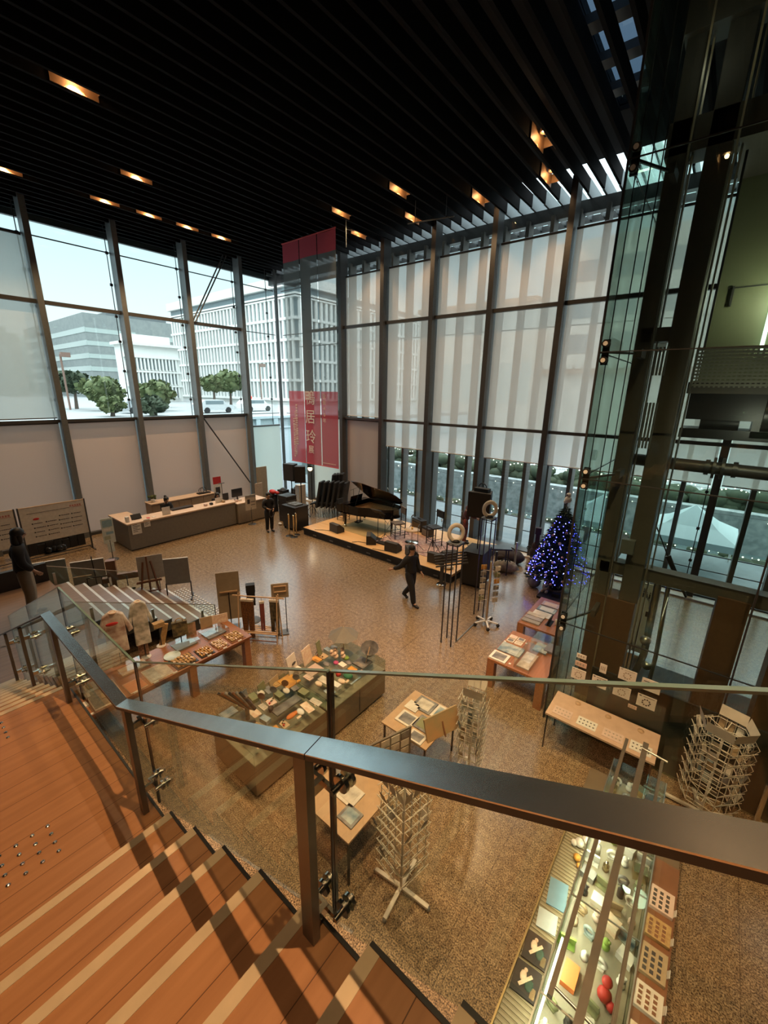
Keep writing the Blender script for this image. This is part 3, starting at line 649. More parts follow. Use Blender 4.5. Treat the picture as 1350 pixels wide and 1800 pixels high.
# lift car parked high in the shaft
M_CARW = mat('car wall olive', (.20, .21, .13), .5, noise=(1.5, (.17, .18, .11), 1)); M_PERF = mat('perforated grey', (.26, .26, .22), .6)
car_ = MB().bx(1.05, 3.05, 2.75, 2.8, 5.95, 9.0).bx(3.0, 3.05, 1.7, 2.75, 5.95, 9.0).build('lift_car', M_CARW, EV)
MB().bx(1.0, 3.08, 1.6, 2.82, 9.0, 9.15).build('car_roof', M_COL, car_)
fl_ = MB().bx(1.0, 3.08, 1.6, 2.82, 5.75, 5.92).build('car_floor', M_COL, car_)
pf = MB(); 
for i in range(11): pf.bx(1.02, 3.06, 1.58, 1.6, 5.86+i*.052, 5.86+i*.052+.03)
for i in range(34): pf.bx(1.02+i*.06, 1.045+i*.06, 1.585, 1.6, 5.84, 6.42)
pf.build('perforated_apron', M_PERF, car_)
uc = MB().bx(1.05, 3.0, 1.75, 2.7, 5.35, 5.75).cyl((1.25, 2.1, 5.3), (1.75, 2.1, 5.3), .22, 16).cyl((2.0, 1.9, 5.45), (2.35, 1.9, 5.45), .27, 18).bx(1.9, 2.5, 1.8, 2.3, 5.1, 5.5).bx(1.0, 3.0, 1.8, 2.6, 5.05, 5.2); uc.build('undercarriage', M_BLK2, car_)
M_TUBE = mat('fluorescent tube', (.8, .95, .8), .4, emit=(.78, .95, .74), estr=2.4)
lt = MB().cyl((1.80, 2.68, 6.42), (1.80, 2.68, 7.6), .028, 8).cyl((1.93, 2.68, 6.42), (1.93, 2.68, 7.6), .015, 8); lt.build('light_tube', M_TUBE, car_)
MB().bx(1.09, 1.12, 1.62, 1.66, 6.4, 9.0).bx(1.2, 2.6, 2.72, 2.74, 7.42, 7.435).bx(1.25, 1.28, 2.7, 2.74, 7.15, 7.45).build('car_fitting', M_STEEL, car_)
gl_ = bpy.data.lights.new('lift_light', 'POINT'); gl_.energy = 20; gl_.color = (1, .97, .66); gl_.shadow_soft_size = .1
go = bpy.data.objects.new('lift_point_light', gl_); COL.objects.link(go); go.parent = car_; go.location = (1.86, 2.2, 7.2)
for sx3, sz3, se in ((2.0, 5.0, 14), (.6, 9.6, 1)):  # tubes and fill lights added to brighten the dark shaft
    sl_ = MB().cyl((sx3-.3, 3.05, sz3), (sx3+.3, 3.05, sz3), .02, 8).build('shaft_fill_tube', M_TUBE, EV)
    ql = bpy.data.lights.new('shaft_fill', 'POINT'); ql.energy = se; ql.color = (1, .95, .72); ql.shadow_soft_size = .15; qo = bpy.data.objects.new('lift_point_light', ql); COL.objects.link(qo); qo.parent = sl_; qo.location = (sx3, .6, sz3+.3)
# black floor and skirt standing in for the darkness of the pit
MB().bx(.95, 4.6, .1, 3.1, .004, .02).bx(.62, 4.6, .06, .1, 0, 1.35).build('pit_shade_panel', M_BLACK, EV)
MB().bx(2.0, 2.4, 1.1, 1.5, 0, 2.7).bx(2.75, 3.0, 1.0, 1.4, 0, 2.7).build('door_post', M_BROWN, EV)
pp = MB().tube([(1.2, 1.3, 2.6), (1.22, 1.3, 1.2), (1.1, 1.2, .5)], .06, 10).tube([(1.35, 1.25, 2.6), (1.4, 1.2, 1.3), (1.38, 1.2, .1)], .035, 8).ball((1.2, 1.25, 1.5), .09).ball((1.3, 1.2, 1.05), .08); pp.build('buffer_pipe', M_BRUSH, EV)
# glare board behind the shaft, standing in for a bright floor reflection
nb = thing('glare_board', 'white glare board standing in for a bright floor reflection behind the glass lift', 'glare board', (-.62, 10.1, 0))
MB().bx(-.2, .24, -.02, .02, .05, 1.75).build('board', mat('glare white', (.62, .66, .66), .6), nb)
b = MB()
for i in range(4): b.ball((-.05+i*.06, -.025, 1.55), .014, 6, 4).bx(-.065+i*.06, -.035+i*.06, -.028, -.02, 1.42, 1.52)
b.bx(.06, .16, -.028, -.02, .98, 1.1)
b.build('pictogram', M_INK, nb)
MB().bx(-.2, -.16, -.15, .15, 0, .05).bx(.2, .24, -.15, .15, 0, .05).build('board_foot', M_STEEL, nb)
# posters on the glass and the bench in front
for i, (x, z, w, h, kd) in enumerate([(-1.11, 1.17, .22, .2, 'upper'), (-.79, 1.18, .22, .2, 'x'), (-.43, 1.49, .24, .2, 'x'), (-.46, 1.17, .24, .2, 'x'), (-.11, 1.46, .25, .2, 'x'), (-.12, 1.16, .25, .21, 'x'), (-.77, 1.45, .1, .16, 'x'), (-1.1, 1.37, .18, .09, 'x'), (-1.11, 1.52, .15, .08, 'x'), (-.28, .98, .12, .06, 'x')]):
    nm = ['leftmost of the bottom row, faint ring drawing', 'second of the bottom row, dark flower-ring drawing', 'third column, upper sheet with pale drawing', 'third column, lower sheet with pale ring drawing', 'right column, upper sheet with one printed line', 'right column, lower sheet with dark ring drawing',
          'narrow upright card', 'pink strip above the leftmost sheet', 'small topmost strip at the left', 'tiny pink card lowest of all'][i]
    t = thing('paper_notice', 'sheet on the lift glass, '+nm, 'notice', (x, 6.715, z), 0, 'sheets on the lift glass')
    MB().bx(-w/2, w/2, -.004, .004, -h/2, h/2).build('sheet', M_PINK if i in (7, 9) else M_WHITE, t)
    b = MB(); dk = i in (1, 5)
    if i < 6 and i != 4:
        for k in range(9): a = 2*PI*k/9; b.ball((.05*math.cos(a), -.005, .05*math.sin(a)-.01), .013, 6, 4, (1, .2, 1))
        b.bx(-w*.42, -w*.3, -.006, -.004, h*.36, h*.44).bx(-w*.2, w*.4, -.006, -.004, h*.37, h*.40)
    elif i == 4: b.bx(-w*.4, w*.4, -.006, -.004, h*.24, h*.3)
    else: 
        for k in range(3): b.bx(-w*.35+k*w*.25, -w*.2+k*w*.25, -.006, -.004, -h*.2, h*.25)
    b.build('print', M_INK if dk or i == 4 else mat('faint print', (.42, .36, .3), .7), t)
bt = thing('display_bench', 'pale pink display bench with four printed panels before the lift', 'table', (-.6, 6.37, 0))
M_BENCH = mat('bench pale', (.62, .43, .32), .5)
MB().bx(-.78, .75, -.33, .34, .67, .70).build('bench_top', M_BENCH, bt)
for x in (-.75, .72):
    for y in (-.3, .31): MB().cyl((x, y, 0), (x, y, .67), .012, 6).build('leg', M_BLACK, bt)
for i in range(4):
    p = thing('sample_panel', 'sample panel with two emblem rows, %s from the left on the pale bench' % ORD[i], 'panel', (-1.16+i*.37, 6.22, .70), 0, 'panels on the bench')
    MB().bx(-.14, .14, -.1, .1, 0, .008).build('card', M_WHITE if i in (1, 3) else M_PINK, p); b = MB()
    for r_ in range(2):
        for c in range(5): b.ball((-.1+c*.05, -.04+r_*.08, .009), .014, 6, 4, (1, 1, .15))
    b.build('emblem', M_INK if i in (1, 3) else mat('faint print', (.42, .36, .3), .7), p)
for i in range(3):
    p = MB().lathe([(0, 0), (.045, 0), (.045, .012), (0, .012)], 14).build('round_coaster', mat('coaster tan', (.55, .36, .22), .6), loc=(-1.02+i*.46, 6.6, .70)); tag(p, 'round tan coaster %s from the left at the back of the pale bench' % ORD[i], 'coaster', 'coasters on the bench')
# ================================================================== PEOPLE
M_SKIN = mat('skin', (.46, .27, .18), .55); M_HAIR = mat('hair', (.012, .010, .009), .5); M_CLBLK = mat('black clothing', (.010, .010, .012), .8); M_CLBGE = mat('beige skirt', (.30, .24, .17), .8)
M_CLRED = mat('dark red knit', (.07, .02, .02), .8); M_PLAID = mat('red plaid', (.30, .06, .04), .8, noise=(14, (.05, .03, .03), 1.4))
def skin(name, V, E_, m, parent, sub=1):
    ks = list(V); me = bpy.data.meshes.new(name); me.from_pydata([V[k][0] for k in ks], [(ks.index(a), ks.index(b)) for a, b in E_], [])
    o = bpy.data.objects.new(name, me); COL.objects.link(o)
    o.modifiers.new('s', 'SKIN').use_smooth_shade = True
    if sub: o.modifiers.new('u', 'SUBSURF').levels = sub; o.modifiers['u'].render_levels = sub
    for i, k in enumerate(ks):
        r = V[k][1]; r = (r, r) if not isinstance(r, tuple) else r
        me.skin_vertices[0].data[i].radius = r; me.skin_vertices[0].data[i].use_root = (i == 0)
    dg = bpy.context.evaluated_depsgraph_get(); m2 = bpy.data.meshes.new_from_object(o.evaluated_get(dg)); bpy.data.objects.remove(o); m2.name = name
    m2.materials.clear(); m2.materials.append(m)
    for p in m2.polygons: p.use_smooth = True
    q = bpy.data.objects.new(name, m2); COL.objects.link(q); q.parent = parent; return q
def person(label, loc, heading, J=None, top=M_CLBLK, low=M_CLBLK, hair='short', skirt=False, s=1.0):
    """standing figure facing local +Y; J overrides joints"""
    P = thing('person', label, 'person', loc, math.atan2(-heading[0], heading[1])); P.scale = (s, s, s)
    j = dict(pel=(0, 0, .94), sp=(0, 0, 1.13), ch=(0, .0, 1.32), nk=(0, .0, 1.44), hb=(0, .03, 1.52), hd=(0, .035, 1.605), cr=(0, .02, 1.665),
             sL=(-.17, 0, 1.385), eL=(-.22, -.03, 1.11), wL=(-.22, .05, .88), sR=(.17, 0, 1.385), eR=(.22, -.03, 1.11), wR=(.22, .05, .88),
             hL=(-.09, 0, .90), kL=(-.10, .03, .49), aL=(-.10, -.02, .09), tL=(-.115, .13, .035), hR=(.09, 0, .90), kR=(.10, .03, .49), aR=(.10, -.02, .09), tR=(.115, .13, .035))
    if J: j.update(J)
    R = dict(pel=(.115, .10), sp=(.105, .085), ch=(.135, .10), nk=.05, hb=(.06, .07), hd=(.073, .088), cr=(.055, .07), sL=.055, eL=.04, wL=.026, sR=.055, eR=.04, wR=.026, hL=.085, kL=.058, aL=.038, tL=.032, hR=.085, kR=.058, aR=.038, tR=.032)
    V = {k: (j[k], R[k]) for k in j}
    E_ = [('pel', 'sp'), ('sp', 'ch'), ('ch', 'nk'), ('nk', 'hb'), ('hb', 'hd'), ('hd', 'cr'), ('ch', 'sL'), ('sL', 'eL'), ('eL', 'wL'), ('ch', 'sR'), ('sR', 'eR'), ('eR', 'wR'), ('pel', 'hL'), ('hL', 'kL'), ('kL', 'aL'), ('aL', 'tL'), ('pel', 'hR'), ('hR', 'kR'), ('kR', 'aR'), ('aR', 'tR')]
    hd = Vector(j['hd']); V['nose'] = (tuple(hd+Vector((0, .105, -.015))), .013); E_.append(('hd', 'nose'))
    for sd, x in (('L', -1), ('R', 1)):
        V['ear'+sd] = (tuple(hd+Vector((x*.085, -.005, -.01))), .016); E_.append(('hd', 'ear'+sd))
        w, e = Vector(j['w'+sd]), Vector(j['e'+sd]); d = (w-e).normalized(); side = d.cross(Vector((x, 0, 0))).normalized()
        if side.length < .1: side = Vector((0, 1, 0))
        pm = w+d*.06; V['pm'+sd] = (tuple(pm), (.032, .018)); E_.append(('w'+sd, 'pm'+sd)); inn = Vector((-x, 0, 0))
        for f in range(4):
            L = (.062, .075, .07, .055)[f]; b0 = pm+d*.03+side*(.027-.018*f); b1 = b0+d*L*.55+inn*.006; b2 = b1+d*L*.45+inn*.02
            for nm, q, r in (('a', b0, .0095), ('b', b1, .0085), ('c', b2, .007)): V['f%s%d%s' % (sd, f, nm)] = (tuple(q), r)
            E_ += [('pm'+sd, 'f%s%da' % (sd, f)), ('f%s%da' % (sd, f), 'f%s%db' % (sd, f)), ('f%s%db' % (sd, f), 'f%s%dc' % (sd, f))]
        b1 = pm+side*.045-d*.01+inn*.01; b2 = b1+side*.015+d*.035
        V['th'+sd] = (tuple(b1), .011); V['ti'+sd] = (tuple(b2), .009); E_ += [('pm'+sd, 'th'+sd), ('th'+sd, 'ti'+sd)]
    skin('body', V, E_, M_SKIN, P)
    # clothing grown round the same joints
    def lerp(a, b, t): return tuple(Vector(j[a]).lerp(Vector(j[b]), t))
    T = {'sp': (j['sp'], (.175, .15)), 'ch': (j['ch'], (.195, .155)), 'nk': (lerp('ch', 'nk', .8), (.085, .085)), 'pel': (tuple(Vector(j['pel'])+Vector((0, 0, -.055))), (.195, .17))}
    for sd in 'LR':
        T['s'+sd] = (j['s'+sd], .09); T['e'+sd] = (j['e'+sd], .075); T['w'+sd] = (lerp('e'+sd, 'w'+sd, .9), .058)
    skin('jacket' if top is M_CLBLK else 'sweater', T, [('sp', 'ch'), ('ch', 'nk'), ('sp', 'pel'), ('ch', 'sL'), ('sL', 'eL'), ('eL', 'wL'), ('ch', 'sR'), ('sR', 'eR'), ('eR', 'wR')], top, P)
    if skirt:
        MB().lathe([(.15, .98), (.175, .85), (.21, .55), (.25, .25), (.245, .25), (.2, .6)], 20).build('skirt', low, P)
    else:
        for sd in 'LR':
            T = {'u': (tuple(Vector(j['h'+sd]).lerp(Vector(j['pel']), .5)+Vector((0, 0, .05))), .10), 'h': (j['h'+sd], (.115, .13)), 'm': (lerp('h'+sd, 'k'+sd, .5), .11), 'k': (j['k'+sd], .092), 'a': (tuple(Vector(j['a'+sd])+Vector((0, 0, -.045))), .074)}
            skin('trouser_leg', T, [('u', 'h'), ('h', 'm'), ('m', 'k'), ('k', 'a')], low, P)
    for sd in 'LR':
        a, t = Vector(j['a'+sd]), Vector(j['t'+sd]); b = MB(); d = (t-a); d.z = 0; d.normalize()
        b.ball(a+Vector((0, 0, -.045)), .05, 10, 6, (.9, 1, .9)); b.ball(t+Vector((0, 0, .0)), .045, 10, 6, (.95, 1.4, .8)); b.ball((a+t)/2+Vector((0, 0, -.015)), .047, 10, 6, (.9, 1.6, .9)); b.build('shoe', M_BLACK, P)
    c = hd; b = MB(); b.ball(c+Vector((0, -.022, .035)), .105, 14, 10, (.93, 1.0, .95)); b.ball(c+Vector((0, -.05, -.02)), .088, 12, 8, (1, .85, 1.1))
    if hair == 'long': b.ball(c+Vector((0, -.06, -.12)), .105, 12, 8, (1.1, .75, 1.9)); b.ball(c+Vector((-.07, -.0, -.06)), .05, 8, 6, (.7, .9, 2.2)); b.ball(c+Vector((.07, -.0, -.06)), .05, 8, 6, (.7, .9, 2.2))
    if hair == 'bun': b.ball(c+Vector((0, -.07, .135)), .055, 10, 8)
    b.build('hair', M_HAIR, P)
    for x in (-.03, .03): MB().ball(hd+Vector((x, .085, .008)), .009, 6, 4).build('eye', M_INK, P)
    return P
WALK = dict(hL=(-.09, .0, .90), kL=(-.10, -.02, .49), aL=(-.10, -.33, .15), tL=(-.11, -.22, .04), hR=(.09, 0, .90), kR=(.10, .16, .50), aR=(.10, .24, .09), tR=(.11, .38, .035),
            eR=(.30, -.10, 1.14), wR=(.40, -.32, 1.03), eL=(-.23, .04, 1.10), wL=(-.22, .20, .90))
wk = person('man in black walking across the hall floor towards the right', (-5.95, 8.66, 0), (.86, -.1), WALK)
g = MB(); 
for x in (-.032, .032): g.torus((x, 1.608-1.608+.128, 1.612), .022, .003, Matrix.Rotation(PI/2, 3, 'X'), 12, 4)
g.bx(-.01, .01, .126, .13, 1.61, 1.615); g.build('eyeglasses', M_BLACK, wk)
HOLD = dict(eR=(.23, .02, 1.12), wR=(.13, .23, 1.08), eL=(-.23, .02, 1.12), wL=(-.12, .24, 1.02), hd=(0, .06, 1.595), cr=(0, .05, 1.655), hb=(0, .045, 1.515))
mn = person('man in black standing by the reception counter holding a cable loop', (-13.92, 9.78, 0), (.95, -.25), HOLD, s=.98)
hk = tag(MB().torus((0, 0, 0), .16, .022, Matrix.Rotation(PI/2, 3, 'Y') @ Matrix.Rotation(PI/2, 3, 'Z'), 24, 8).build('cable_loop', M_BLACK, loc=(-13.63, 9.72, .86), rz=.3), 'black cable loop hanging from the hands of the man by the counter', 'cable')
LAND = dict(eL=(-.36, -.14, 1.16), wL=(-.20, -.05, .97), eR=(.22, .02, 1.11), wR=(.16, .16, .93), hd=(0, .055, 1.6), cr=(0, .04, 1.66))
person('woman with long dark hair in black top on the lower stair landing', (-9.95, 1.36, 1.3), (.25, 1), LAND, low=M_CLBGE, hair='long', s=1.06)
SIT = dict(pel=(0, 0, .50), sp=(0, .04, .70), ch=(0, .10, .90), nk=(0, .14, 1.02), hb=(0, .18, 1.09), hd=(0, .20, 1.17), cr=(0, .19, 1.23), sL=(-.17, .10, .96), sR=(.17, .10, .96), eL=(-.2, .2, .74), eR=(.2, .2, .74), wL=(-.14, .42, .80), wR=(.14, .42, .80),
           hL=(-.09, .02, .5), hR=(.09, .02, .5), kL=(-.1, .42, .5), kR=(.1, .42, .5), aL=(-.1, .42, .09), aR=(.1, .42, .09), tL=(-.1, .56, .035), tR=(.1, .56, .035))
UP = {k: (v[0], v[1], v[2]+.12) if k not in ('aL', 'aR', 'tL', 'tR') else v for k, v in SIT.items()}
person('receptionist with a hair bun seated behind the counter', (-17.35, 7.15, 0), (1, .1), UP, hair='bun')
LOWS = {k: (v[0], v[1]-.1, v[2]-.08) if k not in ('aL', 'aR', 'tL', 'tR') else v for k, v in SIT.items()}
person('person behind the counter beside the thin lamp, only dark hair showing', (-17.0, 9.25, 0), (1, -.3), SIT, hair='long')
BEND = dict(ch=(0, .10, 1.30), nk=(0, .17, 1.40), hb=(0, .22, 1.46), hd=(0, .27, 1.52), cr=(0, .28, 1.58), sL=(-.17, .12, 1.36), sR=(.17, .12, 1.36), eL=(-.2, .22, 1.1), eR=(.2, .22, 1.1), wL=(-.12, .40, 1.0), wR=(.12, .40, 1.0))
person('performer in dark red knit and plaid trousers behind the stage loudspeaker', (-6.75, 13.25, .3), (.6, .4), BEND, top=M_CLRED, low=M_PLAID, hair='long')
for x, y, nm in ((-17.45, 7.15, 'hair bun'), (-17.08, 9.25, 'lamp-side')):
    t = thing('office_stool', 'dark office stool under the %s receptionist behind the counter' % nm, 'stool', (x, y, 0), 0, 'office stools')
    h = .5 if nm == 'hair bun' else .40
    MB().lathe([(0, h), (.2, h), (.21, h-.05), (0, h-.06)], 16).build('seat', M_BLACK, t); MB().cyl((0, 0, .04), (0, 0, h-.05), .025, 8).build('column', M_STEEL, t); MB().lathe([(0, .05), (.22, .03), (.22, 0), (0, 0)], 16).build('base', M_STEEL, t)

# ================================================================== RECEPTION
M_CTR = mat('counter grey laminate', (.20, .185, .16), .6); M_CTOP = mat('counter top pale wood', (.70, .52, .38), .45)
t = thing('reception_counter', 'long grey reception counter with pale wood top along the left wall', 'counter', (-15.75, 5.15, 0))
MB().bx(-.75, 0, 0, 4.25, .04, .98).bx(-1.7, -.75, 0, .6, .04, .98).build('body', M_CTR, t); MB().bx(-.78, .03, -.03, 4.27, .98, 1.03).bx(-1.72, -.78, -.03, .63, .98, 1.03).build('counter_top', M_CTOP, t)
MB().bx(-.72, -.04, .03, 4.2, 0, .04).bx(-1.66, -.72, .03, .56, 0, .04).build('plinth', M_BLACK, t)
t = thing('reception_counter', 'lower counter section with lighter front at the end beside the stacked equipment', 'counter', (-15.65, 9.44, 0))
M_CTR2 = mat('counter beige', (.33, .28, .22), .6)
MB().bx(-.8, 0, 0, 1.42, .04, .90).build('body', M_CTR2, t); MB().bx(-.83, .03, -.02, 1.45, .90, .94).build('counter_top', M_CTOP, t); MB().bx(-.75, -.04, 0, 1.4, 0, .04).build('plinth', M_BLACK, t)
t = thing('back_cabinet', 'low plywood cabinet against the blinds behind the reception', 'cabinet', (-18.05, 8.1, 0))
M_PLY = mat('plywood', (.42, .30, .20), .6)
MB().bx(-.3, .28, -1.3, 1.5, 0, 1.02).build('body', M_PLY, t); MB().bx(-.32, .32, -1.32, 1.52, 1.02, 1.06).build('cabinet_top', M_CTOP, t)
for i in range(5): MB().bx(.28, .3, -1.28+i*.556, -.75+i*.556, .06, .98).build('door', M_PLY, t)
def simple(name, label, cat, loc, shape, m, group=None, rz=0): return tag(shape.build(name, m, loc=loc, rz=rz), label, cat, group)
def sheet(name, label, cat, loc, w, h, m=M_WHITE, ax='x', grp=None):      # upright notice with printed marks
    t = thing(name, label, cat, loc, 0, grp)
    if ax == 'x': MB().bx(-.004, .004, -w/2, w/2, 0, h).build('sheet', m, t)
    else: MB().bx(-w/2, w/2, -.004, .004, 0, h).build('sheet', m, t)
    b = MB()
    for k in range(5):
        a, c = -w*.36, w*(.36 if k % 2 else .1); z = h*(.82-.15*k)
        if ax == 'x': b.bx(.005, .007, a, c, z, z+h*.045)
        else: b.bx(a, c, -.007, -.005, z, z+h*.045)
    b.build('print', M_INK, t); return t
sheet('paper_notice', 'larger white notice hung on the front of the reception counter', 'notice', (-15.735, 5.42, .60), .32, .42)
sheet('paper_notice', 'smaller white notice beside the larger one on the counter front', 'notice', (-15.735, 5.79, .79), .22, .28)
t = thing('monitor', 'black tablet screen lying tilted on the near end of the counter', 'screen', (-16.15, 5.6, 1.03)); MB().box((0, 0, .1), (.03, .34, .2), M=Matrix.Rotation(-.6, 3, 'Y')).build('screen', M_BLK2, t); MB().bx(-.1, .05, -.1, .1, 0, .012).build('stand', M_BLACK, t)
t = thing('monitor', 'black register monitor beside the slanting brace rod on the counter', 'screen', (-16.3, 9.85, .94)); MB().bx(-.03, .03, -.25, .25, .14, .5).build('screen', M_BLK2, t); MB().cyl((0, 0, .01), (0, 0, .16), .03, 8).build('stand', M_BLACK, t); MB().bx(-.1, .1, -.12, .12, 0, .015).build('foot', M_BLACK, t)
simple('small_display', 'small dark display left of the register monitor', 'screen', (-16.3, 9.3, 1.03), MB().bx(-.02, .02, -.12, .12, .03, .3).bx(-.08, .08, -.08, .08, 0, .03), M_BLK2)
t = thing('acrylic_holder', 'clear sheet holder standing in front of the seated receptionist', 'holder', (-15.95, 6.6, 1.03)); MB().bx(-.005, .005, -.15, .15, .0, .3).build('sheet', M_WHITE, t); MB().bx(-.06, .06, -.15, .15, 0, .01).build('base', M_ACRYL, t)
t = thing('acrylic_holder', 'white sheet holder left of the dark-haired head at the counter', 'holder', (-16.1, 8.85, 1.03)); MB().bx(-.005, .005, -.16, .16, .0, .22).build('sheet', M_WHITE, t); MB().bx(-.06, .06, -.16, .16, 0, .01).build('base', M_ACRYL, t)
t = thing('poster_stand', 'red topped poster stand against the blinds behind the counter', 'poster', (-17.75, 9.75, 0)); MB().bx(-.015, .015, -.18, .2, .85, 1.45).build('white_panel', M_WHITE, t); MB().bx(-.015, .015, -.18, .2, 1.45, 1.78).build('red_panel', M_RED, t); MB().bx(.016, .02, -.1, .12, 1.0, 1.3).build('picture', M_INK, t); MB().cyl((0, 0, 0), (0, 0, .85), .015, 6).build('pole', M_STEEL, t); MB().bx(-.15, .15, -.15, .15, 0, .02).build('foot', M_STEEL, t)
t = thing('counter_lamp', 'thin T shaped lamp pole rising from the counter', 'lamp', (-16.2, 9.1, 1.03)); MB().cyl((0, 0, 0), (0, 0, .78), .012, 8).build('pole', M_STEEL, t); MB().bx(-.02, .02, -.13, .13, .77, .80).build('lamp_head', M_STEELL, t); MB().lathe([(0, .02), (.06, .02), (.06, 0), (0, 0)], 12).build('base', M_STEEL, t)
t = thing('flower_pot', 'green plant in pot on the near end of the back cabinet', 'plant', (-18.05, 7.0, 1.06)); MB().lathe([(0, 0), (.06, 0), (.08, .12), (0, .12)], 12).build('pot', M_WPAINT, t)
b = MB(); [b.ball((random.uniform(-.12, .12), random.uniform(-.14, .14), .16+random.random()*.12), .05, 6, 5) for _ in range(12)]; b.build('foliage', M_LEAF, t)
t = thing('wire_basket', 'black wire basket on the far end of the back cabinet', 'basket', (-18.0, 9.2, 1.06)); b = MB(); b.torus((0, 0, .15), .14, .012, Matrix.Rotation(PI/2, 3, 'Y'), 20, 6); b.bx(-.12, .12, -.28, .28, 0, .05); b.torus((0, -.1, .15), .12, .012, Matrix.Rotation(PI/2, 3, 'Y'), 20, 6); b.build('basket', M_BLACK, t)
for i, (y, c, nm) in enumerate([(5.25, M_WPAINT, 'white bottle'), (5.95, M_RED, 'red leaflet'), (6.15, M_PAPER, 'cream leaflet'), (8.2, M_PINK, 'pink card box'), (8.45, M_BLACK, 'black card reader'), (9.0, M_KRAFT, 'kraft box'), (9.6, M_PINK, 'pink box'), (9.78, M_PAPER, 'cream box')]):
    zt = 1.03 if y < 9.4 else .94
    simple('counter_item', '%s on the reception counter, %s small thing from the near end' % (nm, ORD[i]), 'counter item', (-16.0, y, zt), MB().bx(-.06, .06, -.05, .05, 0, .2 if i == 0 else (.012 if 'leaflet' in nm else .09)), c)
simple('keyboard_tray', 'wide dark till keyboard on the inner ledge by the receptionist', 'keyboard', (-16.35, 7.35, 1.03), MB().bx(-.12, .12, -.4, .45, 0, .06), M_BLK2)
def floor_sign(label, loc, w, z0, z1, m, cols, tilt=0):
    t = thing('floor_sign', label, 'sign', loc); MB().lathe([(0, .02), (.17, .015), (.18, 0), (0, 0)], 20).build('base', M_STEEL, t); MB().cyl((0, 0, 0), (0, 0, z0+.1), .014, 8).build('pole', M_STEEL, t)
    MB().bx(-.008, .008, -w/2, w/2, z0, z1).build('sign_panel', m, t)
    for i, (a, b_, c, d, mm) in enumerate(cols): MB().bx(.009, .012, -w/2+w*a, -w/2+w*b_, z0+(z1-z0)*c, z0+(z1-z0)*d).build('printed_block', mm, t)
    return t
M_SKYB = mat('print blue', (.25, .40, .48), .6); M_PALE = mat('sign pale', (.60, .66, .62), .6)
fs = floor_sign('pale blue and white guide sign on a round foot before the counter end', (-15.45, 4.45, 0), .36, .6, 1.47, M_PALE, [(.1, .9, .66, .93, M_SKYB), (.1, .7, .5, .6, M_WHITE), (.3, .9, .36, .46, M_SKYB), (.1, .6, .15, .3, mat('print olive', (.42, .45, .33), .6))])
MB().bx(-.008, .008, -.09, .1, .28, .58).build('sign_strip', M_PALE, fs)
floor_sign('white sign on a round foot before the second counter with dark header', (-15.3, 9.86, 0), .52, .66, 1.32, mat('sign cream', (.60, .53, .43), .6), [(.0, 1, .82, 1.0, M_GREYB), (.18, .42, .42, .72, M_INK), (.5, .9, .3, .34, M_INK), (.5, .9, .5, .54, M_INK)])
# sponsor boards on feet
def sboard(label, y0, y1, marks):
    t = thing('sponsor_board', label, 'board', (-17.2, (y0+y1)/2, 0), 0, 'sponsor boards'); w = (y1-y0)/2
    MB().bx(-.02, .02, -w, w, .62, 1.84).build('board_panel', mat('sponsor white', (.66, .61, .54), .6), t); MB().bx(-.025, .025, -w, w, 1.84, 1.86).build('top_edge', M_WOODL, t)
    for s_ in (-1, 1): MB().bx(-.03, .03, s_*w-.02, s_*w+.02, .02, 1.87).build('post', M_STEEL, t); MB().bx(-.25, .3, s_*w-.02, s_*w+.02, 0, .03).build('foot', M_STEEL, t)
    MB().bx(-.012, .012, -w, w, .1, .125).build('cross_bar', M_STEEL, t)
    MB().ball((.022, marks[0], 1.43), .05, 12, 6, (.1, 1.7, .8)).build('red_logo', M_RED, t)
    random.seed(3)
    for c in range(4):
        for r in range(4):
            yy = -w+.28+c*(2*w-.4)/4+random.uniform(0, .06); zz_ = 1.28-.15*r+.13*(c > 1)
            k = 0; b = MB()
            b.bx(.02, .024, yy-.02, yy+.02, zz_-.02, zz_+.02).bx(.019, .0205, yy, yy+.26, zz_-.004, zz_+.004)
            while k < .22: d = random.uniform(.015, .045); b.bx(.02, .024, yy+.05+k, yy+.05+k+d, zz_-.012, zz_+.012); k += d+.012
            b.build('logo', M_INK, t)
    MB().bx(.02, .023, -w+.2, w*.5, 1.63, 1.642).build('heading', M_INK, t)
    b = MB(); [b.bx(.02, .023, w-.45+.07*k, w-.4+.07*k, 1.66, 1.72) for k in range(5)]; b.bx(.02, .023, w-.36, w-.1, 1.63, 1.645).build('pink_logo', mat('logo pink', (.5, .2, .17), .6), t)
sboard('right-hand white sponsor board with rows of small logos', 2.55, 4.38, (-.5,)); sboard('left-hand white sponsor board cut by the picture edge', .62, 2.46, (-.4,))
for i in range(9):
    simple('black_crate', 'black crate on the floor under the sponsor board, %s from the left' % ORD[i], 'crate', (-17.95, 2.35+.235*i, 0), MB().bx(-.16, .16, -.11, .11, 0, .34+.05*(i % 3)).bx(-.1, .1, -.09, .09, .36, .5), M_BLK2, 'black crates')
simple('shiny_bag', 'crumpled shiny black plastic bag among the crates', 'bag', (-17.7, 3.5, 0), (lambda b: [b.ball((random.uniform(-.05, .05), random.uniform(-.3, .3), .12), .12, 7, 5) for _ in range(6)] and b)(MB()), mat('shiny plastic', (.02, .02, .02), .08))
simple('panel_board', 'tall beige board leaning in the corner bay beside the equipment', 'board', (-17.7, 12.15, 0), MB().bx(-.03, .03, -.28, .3, 0, 1.95), M_BEIGE)
simple('panel_board', 'shorter beige board leaning in front of the tall one', 'board', (-17.5, 11.8, 0), MB().bx(-.03, .03, -.2, .2, 0, 1.2), mat('board light', (.48, .38, .29), .7))
